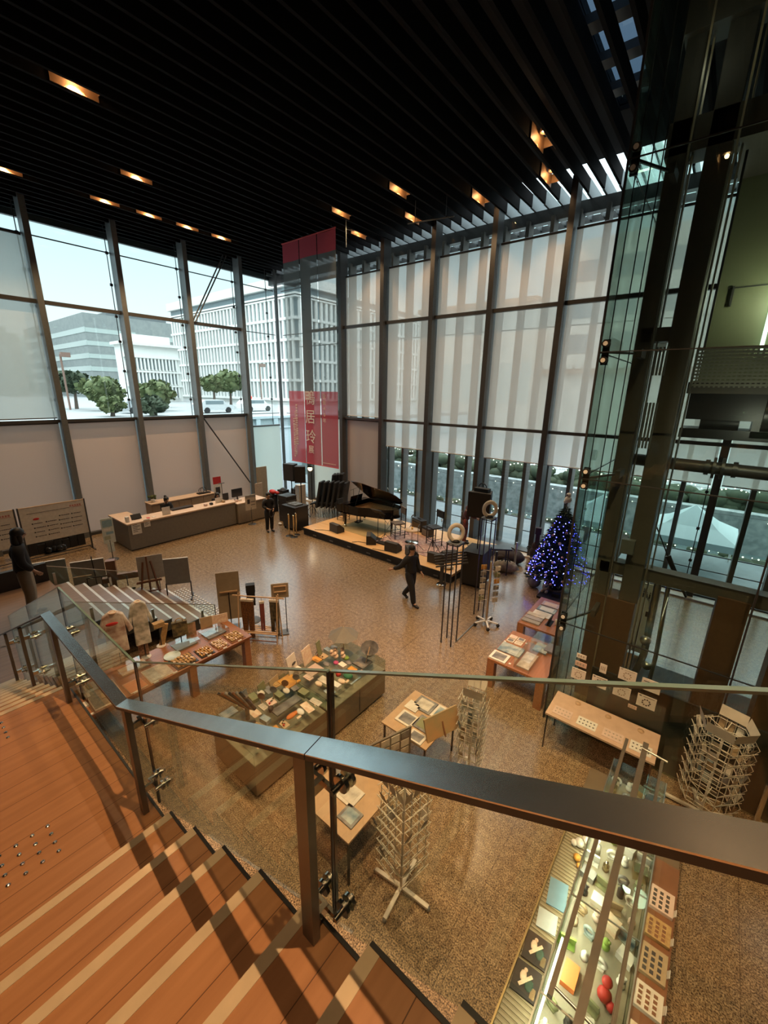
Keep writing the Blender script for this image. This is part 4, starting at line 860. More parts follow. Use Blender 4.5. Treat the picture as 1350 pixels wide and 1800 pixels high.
# ================================================================== EQUIPMENT CORNER
def rbox(b, x0, x1, y0, y1, z0, z1): return b.bx(x0, x1, y0, y1, z0, z1)
t = thing('equipment_trolley', 'waist-high black trolley box on castors beside the stage corner', 'trolley', (-13.45, 10.75, 0))
MB().bx(-.42, .42, -.32, .38, .1, 1.0).build('case', M_BLK2, t); MB().bx(-.44, .44, -.34, .4, 1.0, 1.04).build('lid', M_BLACK, t)
for x in (-.35, .35):
    for y in (-.26, .32): MB().cyl((x-.02, y, .05), (x+.02, y, .05), .05, 10).build('castor', M_BLACK, t)
simple('mixing_desk', 'small flat mixing desk lying on the black trolley', 'mixer', (-13.45, 10.8, 1.04), MB().bx(-.3, .25, -.2, .2, 0, .05).bx(-.2, .0, -.1, .1, .05, .065), M_STEELL)
for i, (x, y) in enumerate(((-12.86, 9.95), (-12.60, 9.98), (-12.74, 10.22))):
    t = thing('barrier_post', 'brass barrier post before the stage corner, '+['left', 'right', 'rear'][i]+' of the three', 'post', (x, y, 0), 0, 'barrier posts')
    MB().lathe([(0, .02), (.14, .015), (.15, 0), (0, 0)], 20).build('base', M_BLK2, t); MB().cyl((0, 0, 0), (0, 0, .88), .028, 12).build('pole', M_GOLD, t); MB().ball((0, 0, .9), .035, 12, 8).build('finial', M_GOLD, t)
def spk_on_stand(label, loc, rz, zc, w, d, h, base=True):
    t = thing('loudspeaker', label, 'speaker', (loc[0], loc[1], loc[2]+zc-h/2), rz, None)
    MB().prism([(-w/2, -d/2), (w/2, -d/2), (w*.36, d/2), (-w*.36, d/2)], 0, h).build('cabinet', M_BLACK, t, bevel=.01); MB().bx(-w*.46, w*.46, -d/2-.012, -d/2, .03, h-.03).build('grille', M_BLK2, t); MB().cyl((0, 0, -.08), (0, 0, 0), .03, 10).build('pole_socket', M_BLACK, t)
    return t
spk_on_stand('black loudspeaker pair held up on a tripod under the banner', (-15.15, 12.0, 0), .2, 2.05, .62, .4, .78); 
spk_on_stand('second black loudspeaker turned outward beside the tripod pair', (-14.55, 12.05, 0), .75, 2.02, .5, .4, .75)
t = thing('speaker_stand', 'black tripod stand under the loudspeaker pair near the banner', 'stand', (-15.15, 12.0, 0)); MB().cyl((0, 0, 0.2), (0, 0, 1.60), .022, 10).build('pole', M_BLACK, t)
for k in range(3): a = 2*PI*k/3; MB().cyl((0, 0, .55), (.45*math.cos(a), .45*math.sin(a), .01), .014, 8).build('leg', M_BLACK, t)
t = thing('speaker_stand', 'black tripod stand under the outward loudspeaker near the banner', 'stand', (-14.55, 12.05, 0)); MB().cyl((0, 0, 0.2), (0, 0, 1.575), .022, 10).build('pole', M_BLACK, t)
for k in range(3): a = 2*PI*k/3+.5; MB().cyl((0, 0, .55), (.4*math.cos(a), .4*math.sin(a), .01), .014, 8).build('leg', M_BLACK, t)
t = thing('stage_spotlight', 'lit stage lamp on a stand beside the loudspeakers under the banner', 'spotlight', (-14.6, 12.75, 0)); MB().cyl((0, 0, 0), (0, 0, 2.0), .02, 8).build('stand', M_BLACK, t); MB().cyl((-.05, .12, 2.25), (.05, -.12, 2.2), .1, 14, .15).build('lamp_can', M_BLK2, t); MB().cyl((.052, -.125, 2.2), (.054, -.13, 2.2), .12, 14).build('lens', mat('spot lens', (1, .85, .5), .3, emit=(1, .8, .5), estr=2), t)
for k in range(3): a = 2*PI*k/3; MB().cyl((0, 0, .4), (.4*math.cos(a), .4*math.sin(a), .01), .012, 6).build('leg', M_BLACK, t)
l_ = bpy.data.lights.new('stage_spot', 'SPOT'); l_.energy = 5; l_.color = (1, .75, .45); l_.spot_size = 1.2; l_.shadow_soft_size = .1; lo = bpy.data.objects.new('spot_light', l_); COL.objects.link(lo); lo.parent = t; lo.location = (.1, -.18, 2.19); lo.rotation_euler = Vector((-.6, .5, .75)).to_track_quat('Z', 'Y').to_euler()
for i in range(5):
    t = thing('flight_case', 'dark flight case with metal edges in the stack behind the trolley, %s from the floor' % ORD[i], 'case', (-14.55, 11.25, .24*i), 0, 'flight cases'); MB().bx(-.28, .28, -.28, .28, 0, .235).build('case', M_BLK2, t); e_ = MB()
    for x in (-.285, .285): e_.bx(x-.01, x+.01, -.29, .29, .0, .025).bx(x-.01, x+.01, -.29, .29, .21, .235)
    e_.build('metal_edge', M_STEELL, t)
for i, (x, y, h, w) in enumerate(((-16.3, 11.7, 1.05, .45), (-15.7, 12.2, 1.0, .5), (-15.9, 12.9, 1.25, .5), (-16.6, 12.6, 1.1, .5))):
    simple('gear_bag', 'black soft gear bag piled in the equipment corner, '+['nearest the counter', 'right front', 'tall one at the back', 'left rear'][i], 'bag', (x, y, 0), MB().ball((0, 0, h*.45), w*.55, 12, 8, (1, 1, h*.82/w)).bx(-w*.42, w*.42, -w*.4, w*.4, 0, h*.8), M_BLACK, 'gear bags')
simple('red_bag', 'bright red bag lying on top of the black gear', 'bag', (-16.25, 11.72, .86), MB().ball((0, 0, .12), .12, 10, 6, (2.0, 1.2, .9)).ball((.2, .1, .08), .09, 8, 6, (1.5, 1, .9)), M_RED)
simple('paper_pack', 'pale paper parcel beside the stacked chairs in the corner', 'parcel', (-15.2, 12.55, 0), MB().bx(-.14, .14, -.2, .2, 0, 1.35), M_PAPER)
simple('white_shoe_bag', 'small white thing on the floor left of the trolley', 'bag', (-14.3, 10.6, 0), MB().ball((0, 0, .05), .07, 8, 6, (1.6, 1, .7)), M_WHITE)
def stacked_chair(loc, rz, label, lean, up):
    """chair with tall padded back; trolleys of them tilt together"""
    t = thing('stacked_chair', label, 'chair', loc, rz, 'stacked padded chairs')
    MB().box((0, .22, .66+up), (.52, .11, 1.25), M=Matrix.Rotation(-lean, 3, 'X')).build('backrest', mat('chair back blue-black', (.022, .028, .036), .6), t, bevel=.03)
    MB().box((0, -.02, .46+up*.5), (.46, .42, .08), M=Matrix.Rotation(.35, 3, 'X')).build('seat', mat('chair back blue-black', (.022, .028, .036), .6), t, bevel=.02)
    for x in (-.2, .2):
        for y in (-.2, .2): MB().cyl((x, y, .0), (x, y*.9, .45), .012, 6).build('leg', M_STEEL, t)
for i in range(6):
    stacked_chair((-14.05+.19*i, 12.5+.13*i, .03), -1.2, 'dark padded chair nested in the row by the stage, %s from the front' % ORD[i], .18, .42)
for i in range(4):
    stacked_chair((-13.9+.05*i, 13.15+.14*i, .03), -1.0, 'tall dark padded chair in the rear nest by the blinds, %s from the front' % ORD[i], .12, .66)
# ================================================================== BANNER
bn = thing('exhibition_banner', 'tall hanging three-strip exhibition banner, red with grey photograph', 'banner', (-13.55, 12.0, 2.6))
C_RED = cloth('banner red', (.48, .085, .115), .40, .08); C_GRY = cloth('banner grey', (.20, .22, .22), .4, .38, 2.0)
for i in range(3):
    x0, x1 = -1.5+i*1.0+.012, -.5+i*1.0-.012; b = MB()
    for z0, z1, m in ((0, 3.05, 0), (3.05, 7.98, 1), (7.98, 8.65, 0)):
        b.mt(m); n = 10; vs = []
        for k in range(n+1):
            x = x0+(x1-x0)*k/n; y = .03*math.sin(PI*k/n)*(1 if i != 1 else -1)+.015*i
            vs += [(x, y, z0), (x, y, z1)]
        b.add(vs, [(2*k, 2*k+2, 2*k+3, 2*k+1) for k in range(n)], True)
    p = b.build('banner_strip', [C_RED, C_GRY], bn)
    if i == 1:
        for ch, z, s_ in (('鴨', 2.75, .62), ('居', 1.98, .62), ('玲', 1.15, .62), ('展', .62, .36)):
            text_mesh(ch, s_, Matrix.Translation((-.08, -.06, z)) @ Matrix.Rotation(PI/2, 4, 'X'), M_WHITE, 'title_text', bn)
        MB().bx(-.5, -.492, -.01, 0, 0, 3.05).bx(.495, .503, -.01, .0, 0, 3.05).build('white_line', M_WHITE, bn)
for k, ch in enumerate('没後40年'): text_mesh(ch, .2, Matrix.Translation((.78, -.05, 2.85-.24*k)) @ Matrix.Rotation(PI/2, 4, 'X'), M_PINK, 'side_text', bn)
b = MB(); random.seed(5)
for xx, z1, z0, w in ((-1.02, 2.5, .8, .05), (-1.22, 1.9, .25, .05), (-1.12, 2.2, .35, .03)):
    z = z1
    while z > z0: h = random.uniform(.03, .09); b.bx(xx-w, xx+w, -.012, -.004, z-h, z); z -= h+random.uniform(.02, .05)
b.build('small_text', M_PINK, bn); b = MB()
for k in range(14): b.bx(.6+.055*k, .64+.055*k, -.012, -.004, .12, .15)
b.build('imprint_text', M_PINK, bn); MB().cyl((-1.52, 0, 8.66), (1.52, 0, 8.66), .025, 8).build('top_rod', M_RED, bn); MB().cyl((-1.5, 0, 0), (1.5, 0, 0), .018, 8).build('bottom_rod', M_RED, bn)
w_ = MB(); [w_.cyl((x, 0, 8.66), (x, 0, 8.8), .006, 5) for x in (-1.3, 0, 1.3)]; w_.build('hanging_wire', M_STEEL, bn)
# ================================================================== STAGE
t = thing('stage_platform', 'low wooden stage platform with black front skirt before the back wall', 'stage', (-12.6, 10.45, 0))
MB().bx(0, 6.95, 0, 3.45, .22, .30).build('deck', M_STAGE, t); MB().bx(.02, 6.93, .02, 3.43, 0, .22).build('skirt', M_BLACK, t)
MB().bx(0, 6.95, -.012, 0, .2, .3).build('edge_strip', M_BLACK, t)
b = MB()
for i in range(7): b.bx(.6+.95*i, .78+.95*i, -.0, .018, .08, .13)
b.build('skirt_label', mat('skirt grey', (.12, .12, .12), .6), t)
def atz(dx, dy): return (dx, dy, .30)
# grand piano: keyboard to the left (-x), straight side to the back (+y), lid propped open
pn = thing('grand_piano', 'black grand piano with lid propped open on the stage', 'piano', (-11.55, 11.55, .30))
out = [(0, 0), (.55, 0), (.95, .05), (1.3, .22), (1.65, .32), (2.0, .42), (2.22, .62), (2.3, .95), (2.22, 1.25), (2.0, 1.45), (1.7, 1.5), (0, 1.5)]
rim = MB(); rim.prism(out, .62, .66)
n_ = len(out); inn = [(.06 if x < .1 else x-.04 if x > 1.9 else x, y+.04 if y < .8 else y-.04) for x, y in out]
for i in range(n_):
    (x0, y0), (x1, y1) = out[i], out[(i+1) % n_]; (a0, b0), (a1, b1) = inn[i], inn[(i+1) % n_]
    rim.add([(x0, y0, .62), (x1, y1, .62), (x1, y1, .98), (x0, y0, .98), (a0, b0, .64), (a1, b1, .64), (a1, b1, .98), (a0, b0, .98)], [(0, 1, 2, 3), (5, 4, 7, 6), (3, 2, 6, 7)])
rim.build('rim', M_PIANO, pn)
MB().prism([(x*.94+.28 if x < .1 else x, y) for x, y in inn], .80, .82).build('iron_frame', mat('gold frame', (.50, .28, .10), .35, .7), pn)
sg_ = MB()
for i in range(16): sg_.bar((.45, .12+.085*i, .84), (1.0+.9*min(1, i/9), .2+.08*i, .84), .012, .008)
sg_.build('strings', M_GOLD, pn)
MB().bx(-.22, .05, .05, 1.45, .60, .70).build('key_bed', M_PIANO, pn); MB().bx(-.18, -.03, .14, 1.36, .70, .725).build('white_keys', M_WHITE, pn)
bk = MB(); [bk.bx(-.11, -.03, .16+.046*i, .18+.046*i, .725, .738) for i in range(26) if i % 7 not in (2, 6)]; bk.build('black_keys', M_BLACK, pn)
for y in (.05, 1.40): MB().bx(-.22, .05, y-.01, y+.07, .62, .92).build('key_block', M_PIANO, pn)
MB().bx(.05, .32, .05, 1.45, .98, 1.0).build('front_lid', M_PIANO, pn); MB().box((.22, .75, 1.12), (.02, .7, .26), M=Matrix.Rotation(.25, 3, 'Y')).build('music_desk', M_PIANO, pn)
ang = math.radians(38); hy = 1.5
lid = MB(); lp = [(max(x, .33), y) for x, y in out]
up_ = [Vector((x, hy-(hy-y)*math.cos(ang), 1.0+(hy-y)*math.sin(ang))) for x, y in lp]; nrm = Vector((0, -math.sin(ang), -math.cos(ang)))*.022
lid.ext(up_, nrm); lid.build('lid', mat('lid underside', (.035, .016, .010), .12), pn)
MB().cyl((.75, .1, .98), (.75, .42, 1.72), .012, 8).build('lid_prop', M_PIANO, pn)
for x, y in ((.15, .15), (.15, 1.35), (1.95, .95)):
    l = MB().cyl((x, y, .64), (x, y, .1), .07, 10, .045).build('leg', M_PIANO, pn); MB().cyl((x-.03, y, .05), (x+.03, y, .05), .05, 10).build('castor', M_GOLD, l)
MB().bar((.35, .65, .62), (.35, .65, .12), .03).bar((.35, .85, .62), (.35, .85, .12), .03).bx(.25, .45, .6, .9, .08, .14).build('pedal_lyre', M_PIANO, pn)
def chair(loc, rz, label, seat=.46, back=.95, m=M_BLACK, w=.40):
    t = thing('stage_chair', label, 'chair', loc, rz, None); h = w/2
    MB().bx(-h, h, -h, h, seat-.05, seat).build('seat', m, t, bevel=.012)
    for x in (-h+.02, h-.02):
        MB().bar((x, -h+.02, 0), (x, -h+.02, seat-.05), .028).build('leg', M_BLK2, t); MB().bar((x, h-.02, 0), (x, h+.02, back), .028).build('leg', M_BLK2, t)
    MB().bx(-h+.02, h-.02, h-.02, h+.02, back-.26, back).build('backrest', m, t); s_ = MB()
    for z in (.15, .25): s_.bar((-h+.02, -h+.02, z), (h-.02, -h+.02, z), .016).bar((-h+.02, -h+.02, z), (-h+.02, h-.02, z), .016).bar((h-.02, -h+.02, z), (h-.02, h-.02, z), .016)
    s_.build('stretcher', M_BLK2, t); return t
chair((-12.1, 12.3, .30), 1.57, 'black piano chair at the keyboard', .48, .92)
M_SEATG = mat('seat grey brown', (.12, .10, .085), .7)
chair((-8.95, 12.05, .30), -.5, 'black tall-backed chair with grey seat at the middle of the stage', .62, 1.2, M_SEATG, .44)
chair((-7.5, 12.35, .30), -.4, 'black high chair with solid back beside the amplifier', .70, 1.28, M_BLACK, .44)
def monitor(x, y, rz, label):
    t = thing('stage_monitor', label, 'speaker', (x, y, .30), rz, 'wedge monitors')
    MB().ext([(-.26, -.17, 0), (-.26, .19, 0), (-.26, .19, .16), (-.26, -.02, .34), (-.26, -.17, .34)], (.52, 0, 0)).build('cabinet', mat('monitor carpet', (.05, .047, .042), .8), t, bevel=.008)
    MB().add([(-.24, .186, .172), (.24, .186, .172), (.24, -.012, .345), (-.24, -.012, .345)], [(0, 1, 2, 3)]).build('grille', M_BLK2, t)
monitor(-11.2, 11.0, -.15, 'wedge monitor at the left front of the stage before the piano'); monitor(-9.35, 10.95, -.9, 'wedge monitor tilted on its side, second from the left'); monitor(-8.25, 10.85, .05, 'wedge monitor third from the left along the stage front')
monitor(-7.45, 10.85, -.7, 'wedge monitor behind the head of the walking man'); monitor(-6.55, 11.0, .1, 'wedge monitor near the right stage corner'); monitor(-6.35, 11.45, .9, 'wedge monitor set behind the right corner one')
am = thing('guitar_amplifier', 'brown guitar amplifier on the stage floor at the window side', 'amplifier', (-8.85, 13.35, .30), -.35)
MB().bx(-.33, .33, -.14, .14, 0, .48).build('cabinet', M_BLK2, am, bevel=.01); MB().bx(-.29, .29, -.15, -.14, .03, .34).build('grille', mat('amp cloth', (.22, .16, .09), .8), am); MB().bx(-.29, .29, -.15, -.14, .37, .45).build('control_panel', M_STEELL, am); MB().bar((-.12, 0, .5), (.12, 0, .5), .02).build('handle', M_BLACK, am)
am = thing('small_amplifier', 'small dark amplifier right in front of the brown one', 'amplifier', (-8.2, 13.0, .30), -.35)
MB().bx(-.24, .24, -.12, .12, 0, .34).build('cabinet', M_BLK2, am); MB().bx(-.2, .2, -.13, -.12, .03, .26).build('grille', M_GREYB, am)
t = thing('round_table', 'small round pale table with a shiny foot at the stage centre', 'table', (-8.25, 12.0, .30)); MB().lathe([(0, .50), (.28, .50), (.28, .47), (0, .47)], 24).build('table_top', mat('round top', (.62, .46, .30), .4), t); MB().cyl((0, 0, .02), (0, 0, .48), .025, 10).build('column', M_CHROME, t); MB().lathe([(0, .04), (.26, .012), (.27, 0), (0, 0)], 24).build('base', M_CHROME, t)
simple('table_candle', 'small yellow cup on the round stage table', 'cup', (-8.25, 12.0, .80), MB().lathe([(0, 0), (.03, 0), (.04, .09), (.035, .09), (.025, .01), (0, .01)], 12), mat('cup yellow', (.8, .5, .12), .4))
tag(MB().bx(-1.35, 1.35, -.85, .85, 0, .012).build('patterned_rug', mat('rug', (.52, .40, .34), .9, noise=(9, (.30, .16, .16), 1.3)), loc=(-8.0, 12.0, .30)), 'pale patterned rug on the stage under the chairs', 'rug')
tag(MB().bx(-1.0, 1.0, -.6, .6, 0, .008).build('floor_mat', mat('olive mat', (.36, .27, .12), .8), loc=(-10.6, 11.9, .30)), 'olive mat on the stage under the piano', 'mat')
def mic(x, y, h, rz, label, boom=True):
    t = thing('microphone_stand', label, 'microphone stand', (x, y, .30), rz, 'microphone stands'); MB().cyl((0, 0, .2), (0, 0, h), .010, 6).build('pole', M_BLACK, t)
    for k in range(3): a = 2*PI*k/3; MB().cyl((0, 0, .28), (.26*math.cos(a), .26*math.sin(a), .008), .008, 5).build('leg', M_BLACK, t)
    if boom: MB().cyl((-.15, 0, h-.08), (.45, 0, h+.2), .008, 6).build('boom_arm', M_BLACK, t); MB().cyl((.43, 0, h+.19), (.53, 0, h+.24), .02, 8).build('microphone', M_STEELL, t)
    else: MB().cyl((0, 0, h), (.08, 0, h+.1), .02, 8, .026).build('microphone', M_STEELL, t)
mic(-12.15, 13.0, 1.25, .4, 'microphone stand with raised boom behind the piano chair'); mic(-10.2, 13.25, 1.2, 2.6, 'microphone stand reaching over the piano strings'); mic(-9.1, 11.45, .8, 2.9, 'low boom microphone stand left of the middle chair'); mic(-9.75, 12.75, 1.0, .2, 'thin microphone stand at the tail of the piano', False)
mic(-7.55, 11.35, .9, 1.2, 'microphone stand at the front right of the stage', False); mic(-6.9, 11.9, .8, 2.2, 'boom stand before the high chair'); mic(-6.35, 12.6, 1.1, 2.5, 'microphone stand right of the high chair'); mic(-9.0, 13.0, .6, .5, 'low stand beside the brown amplifier', False)
t = thing('music_stand', 'black music stand with flat desk left of the middle chair', 'music stand', (-9.42, 11.42, .30)); MB().cyl((0, 0, 0), (0, 0, 1.05), .012, 8).build('pole', M_BLACK, t); MB().box((0, 0, 1.08), (.5, .03, .33), M=Matrix.Rotation(.9, 3, 'X')).build('desk', M_BLACK, t); MB().bx(-.16, .16, -.12, .12, 0, .02).build('base', M_BLACK, t)
simple('pedal_board', 'flat black pedal plate on the stage below the music stand', 'pedal', (-9.0, 11.15, .30), MB().bx(-.2, .2, -.12, .12, 0, .05), M_BLACK)
cb = MB()
for p in ([(-11.4, 10.9, .31), (-11.7, 10.75, .31), (-12.0, 10.55, .31)], [(-9.4, 10.8, .31), (-9.75, 10.7, .31), (-9.9, 10.5, .31)], [(-8.25, 10.7, .31), (-8.5, 10.6, .31), (-8.9, 10.5, .31)], [(-9.2, 12.3, .31), (-8.8, 12.6, .32), (-9.3, 13.1, .31), (-10.2, 13.4, .31)], [(-7.0, 11.6, .315), (-7.6, 11.2, .315), (-7.2, 10.8, .31)]): cb.tube(p, .01, 5)
o = tag(cb.build('stage_cables', M_BLACK), 'thin black cables lying loose across the stage boards', 'cable', kind='stuff')
simple('guitar_stand', 'black guitar stand holding nothing at the right of the rug', 'stand', (-7.0, 11.6, .30), MB().cyl((0, 0, .0), (-.1, 0, .6), .012, 6).cyl((-.2, -.15, 0), (-.1, 0, .5), .012, 6).cyl((.15, .15, 0), (-.1, 0, .5), .012, 6), M_BLACK)
simple('white_towel', 'white cloth bundle at the right front stage corner', 'towel', (-6.0, 10.75, .30), MB().ball((0, 0, .07), .1, 10, 6, (1.4, 1, .7)).ball((.1, .1, .06), .08, 8, 6, (1.2, 1, .7)), M_WHITE)
simple('wooden_drum', 'honey coloured round drum near the right stage corner', 'drum', (-6.15, 11.9, .30), MB().cyl((0, 0, .12), (.14, .12, .30), .13, 16), mat('honey', (.65, .38, .12), .4))
# loudspeaker on subwoofer at right stage end
t = thing('subwoofer', 'black subwoofer cabinet on the floor at the right end of the stage', 'speaker', (-5.15, 11.05, 0), .12)
MB().bx(-.33, .33, -.42, .42, .06, 1.12).build('cabinet', M_BLACK, t, bevel=.01); MB().bx(-.31, .31, -.435, -.42, .1, 1.08).build('grille', M_BLK2, t)
for x in (-.25, .25):
    for y in (-.32, .32): MB().ball((x, y, .04), .04, 8, 6).build('castor', M_BLACK, t)
t = thing('loudspeaker', 'black loudspeaker on a pole above the subwoofer at the stage end', 'speaker', (-5.15, 11.05, 1.12), .12); MB().cyl((0, 0, 0), (0, 0, 1.1), .02, 10).build('pole', M_BLACK, t)
MB().prism([(-.34, -.24), (.34, -.24), (.24, .24), (-.24, .24)], 1.05, 1.80).build('cabinet', M_BLACK, t, bevel=.01); MB().bx(-.31, .31, -.25, -.24, 1.08, 1.77).build('grille', M_BLK2, t)
simple('small_mixer', 'small dark box lying on top of the pole loudspeaker', 'box', (-5.15, 11.05, 2.92), MB().bx(-.22, .22, -.1, .1, 0, .1).torus((0, 0, .12), .12, .015, Matrix.Rotation(PI/2, 3, 'X'), 16, 6, PI), M_BLACK)
t = thing('keyboard_table', 'black board on folding legs behind the subwoofer', 'table', (-5.0, 12.05, 0), .6); MB().bx(-.5, .5, -.2, .2, .88, .93).build('board', M_BLK2, t)
for x in (-.4, .4):
    for y in (-.15, .15): MB().bar((x, y, 0), (x, y, .88), .03).build('leg', M_BLACK, t)
t = thing('slatted_sign_post', 'grey post with a fan of slanted bars before the stage end', 'stand', (-5.85, 10.2, 0))
MB().lathe([(0, .03), (.15, .02), (.16, 0), (0, 0)], 18).build('base', M_CHROME, t); MB().bx(-.05, .05, -.03, .03, .0, 1.0).build('post', M_STEEL, t)
for i in range(5): MB().bar((-.25+.05*i, -.1-.05*i, .92-.06*i), (.55+.05*i, .4-.05*i, 1.12-.06*i), .05, .035).build('slanted_bar', M_STEEL, t)
# ------------------------------------------------------------------ sculpture stands
def sculpt(x, y, h, label, labelr, rz):
    t = thing('tall_frame_stand', label, 'stand', (x, y, 0), 0, None)
    for dx in (-.13, .13):
        for dy in (-.13, .13): MB().bar((dx, dy, 0), (dx, dy, h), .024).build('leg', M_BLK2, t)
    MB().bx(-.15, .15, -.15, .15, h, h+.02).build('top_plate', M_STEELL, t)
    f = MB(); 
    for z in (h-.03,): f.bar((-.13, -.13, z), (.13, -.13, z), .02).bar((-.13, .13, z), (.13, .13, z), .02).bar((-.13, -.13, z), (-.13, .13, z), .02).bar((.13, -.13, z), (.13, .13, z), .02)
    f.build('top_frame', M_BLK2, t)
    s_ = thing('ring_sculpture', labelr, 'sculpture', (x, y, h+.02), rz)
    MB().torus((0, 0, .21), .155, .045, Matrix.Rotation(PI/2, 3, 'X') , 28, 10, sy2=1.15).build('ring', mat('ceramic pale', (.62, .57, .49), .45), s_); MB().lathe([(0, 0), (.1, 0), (.07, .06), (0, .07)], 16).build('ring_foot', M_BLACK, s_)
sculpt(-4.11, 7.68, 2.52, 'nearer tall stand of four thin black legs before the stage', 'pale ring sculpture on the nearer tall black stand', .75); sculpt(-4.12, 9.37, 2.70, 'further tall stand of four thin black legs beside the card rack', 'pale ring sculpture on the further tall black stand', .75)
simple('floor_rod', 'long thin metal strip lying on the floor between the two tall stands', 'strip', (-4.0, 8.5, 0), MB().bar((.02, -.72, .01), (-.03, .75, .01), .03, .02), M_STEELL)
# ------------------------------------------------------------------ bags, guitar, post at the right end
t = thing('belt_post', 'slim metal barrier post by the bags near the window', 'post', (-4.6, 12.85, 0)); MB().cyl((0, 0, 0), (0, 0, .95), .035, 12).build('pole', M_BRUSH, t); MB().lathe([(0, .03), (.16, .02), (.17, 0), (0, 0)], 18).build('base', M_STEEL, t)
t = thing('belt_post', 'short dark barrier post left of the bags', 'post', (-5.1, 12.45, 0)); MB().cyl((0, 0, 0), (0, 0, .62), .04, 12).build('pole', M_STEEL, t); MB().lathe([(0, .03), (.15, .02), (.16, 0), (0, 0)], 18).build('base', M_STEEL, t)
def bag(loc, label, m, s_):
    t = thing('travel_bag', label, 'bag', loc, .3); random.seed(int(s_*100)); b = MB()
    b.ball((0, 0, .2*s_), .3*s_, 14, 9, (1.5, .9, .75)); b.ball((.1*s_, .02, .3*s_), .2*s_, 12, 8, (1.4, .9, .6)); b.build('bag_body', m, t)
    MB().torus((0, -.05, .32*s_), .18*s_, .018, Matrix.Rotation(PI/2-.3, 3, 'X'), 18, 6, PI).build('handle', M_BLACK, t); MB().ball((-.2*s_, -.2*s_, .2*s_), .12*s_, 8, 6, (1.4, .5, .8)).build('front_pocket', m, t)
bag((-4.95, 13.25, 0), 'large dark brown bag on the floor behind the barrier posts', mat('bag brown', (.03, .02, .016), .8), 1.15); bag((-4.75, 12.45, 0), 'smaller olive patterned bag in front of the dark one', mat('bag olive', (.10, .08, .05), .8, noise=(6, (.28, .22, .14), 1.4)), .9)
t = thing('guitar_case', 'dark upright guitar case leaning by the window left of the christmas tree', 'case', (-4.3, 14.0, 0), .2)
MB().ball((0, 0, .3), .25, 14, 8, (.9, .45, 1.15)).ball((0, 0, .55), .19, 12, 8, (.9, .5, 1.0)).bx(-.07, .07, -.07, .07, .6, 1.12).bx(-.1, .1, -.08, .08, 1.02, 1.25).build('case_body', mat('case dark red', (.035, .014, .012), .5), t); MB().torus((-.24, 0, .45), .08, .014, Matrix.Rotation(PI/2, 3, 'X'), 12, 6).build('handle', M_BLACK, t)
# ------------------------------------------------------------------ christmas tree
ct = thing('christmas_tree', 'tall christmas tree with blue lights and pale baubles beside the lift glass', 'christmas tree', (-3.08, 12.35, 0))
H_, R_ = 2.65, .92; b = MB(); random.seed(11)
def crad(z): return R_*(1-(z-.35)/(H_-.30))**.92
for i in range(5600):
    z = .35+(H_-.4)*(1-math.sqrt(random.random()))*.98; a = random.uniform(0, 2*PI); r = crad(z)*random.uniform(.25, 1.02); L = random.uniform(.07, .16); dz = random.uniform(-.07, .03)
    p = Vector((math.cos(a)*r, math.sin(a)*r, z)); d = Vector((math.cos(a+random.uniform(-.5, .5)), math.sin(a+random.uniform(-.5, .5)), dz*4)).normalized(); s_ = d.cross(Vector((0, 0, 1))).normalized()*.022
    b.add([p-s_, p+s_, p+d*L], [(0, 1, 2)]); n2 = Vector((0, 0, .022)); b.add([p-n2, p+n2, p+d*L], [(0, 1, 2)])
b.lathe([(.0, H_-.1), (.04, H_-.3), (.19, 1.75), (.34, 1.0), (.44, .5), (0, .42)], 14)
M_FIR = mat('fir needles', (.012, .028, .018), .8, noise=(8, (.03, .055, .03), 1)); b.build('fir_branches', M_FIR, ct)
MB().cyl((0, 0, .1), (0, 0, 1.2), .05, 8).build('trunk', M_BARK, ct); MB().lathe([(0, 0), (.22, 0), (.26, .26), (0, .26)], 18).build('pot', M_BLACK, ct)
M_BLUEL = mat('blue fairy light', (.1, .1, 1), .5, emit=(.07, .07, 1.0), estr=14); M_BLUEW = mat('blue-white fairy light', (.6, .65, 1), .5, emit=(.45, .5, 1.0), estr=9)
b1, b2 = MB(), MB(); wr = []
for i in range(430):
    z = .42+(H_-.5)*(1-math.sqrt(1-.985*i/430)); a = i*.61+random.uniform(-.2, .2); r = crad(z)*random.uniform(.93, 1.06); p = (math.cos(a)*r, math.sin(a)*r, z+random.uniform(-.03, .03)); wr.append(p)
    (b1 if i % 6 else b2).ball(p, .012 if i % 6 else .010, 6, 4)
ls = MB().tube(wr[::6], .003, 3).build('light_string', M_BLACK, ct); o = b1.build('blue_bulb', M_BLUEL, ls); o['kind'] = 'stuff'; o = b2.build('pale_bulb', M_BLUEW, ls); o['kind'] = 'stuff'
MBAU = [mat('bauble pearl', (.70, .56, .46), .2, .3), mat('bauble gold', (.60, .42, .22), .2, .7), mat('bauble rose', (.50, .26, .2), .25, .4)]
for i in range(70):
    z = .42+(H_-.55)*(1-math.sqrt(1-.97*(i+.5)/70)); a = i*2.39996; r = crad(z)*1.02; MB().ball((math.cos(a)*r, math.sin(a)*r, z), random.uniform(.034, .05), 10, 7).build('bauble', MBAU[i % 3], ct)
MB().ball((0, 0, H_+.14), .10, 12, 8).ball((0, 0, H_+.27), .07, 12, 8).ball((-.07, 0, H_+.06), .05, 8, 6).build('tree_topper', mat('topper white', (.8, .76, .70), .8), ct); MB().ball((-.025, -.055, H_+.28), .026, 8, 6).build('topper_button', M_BLACK, ct)
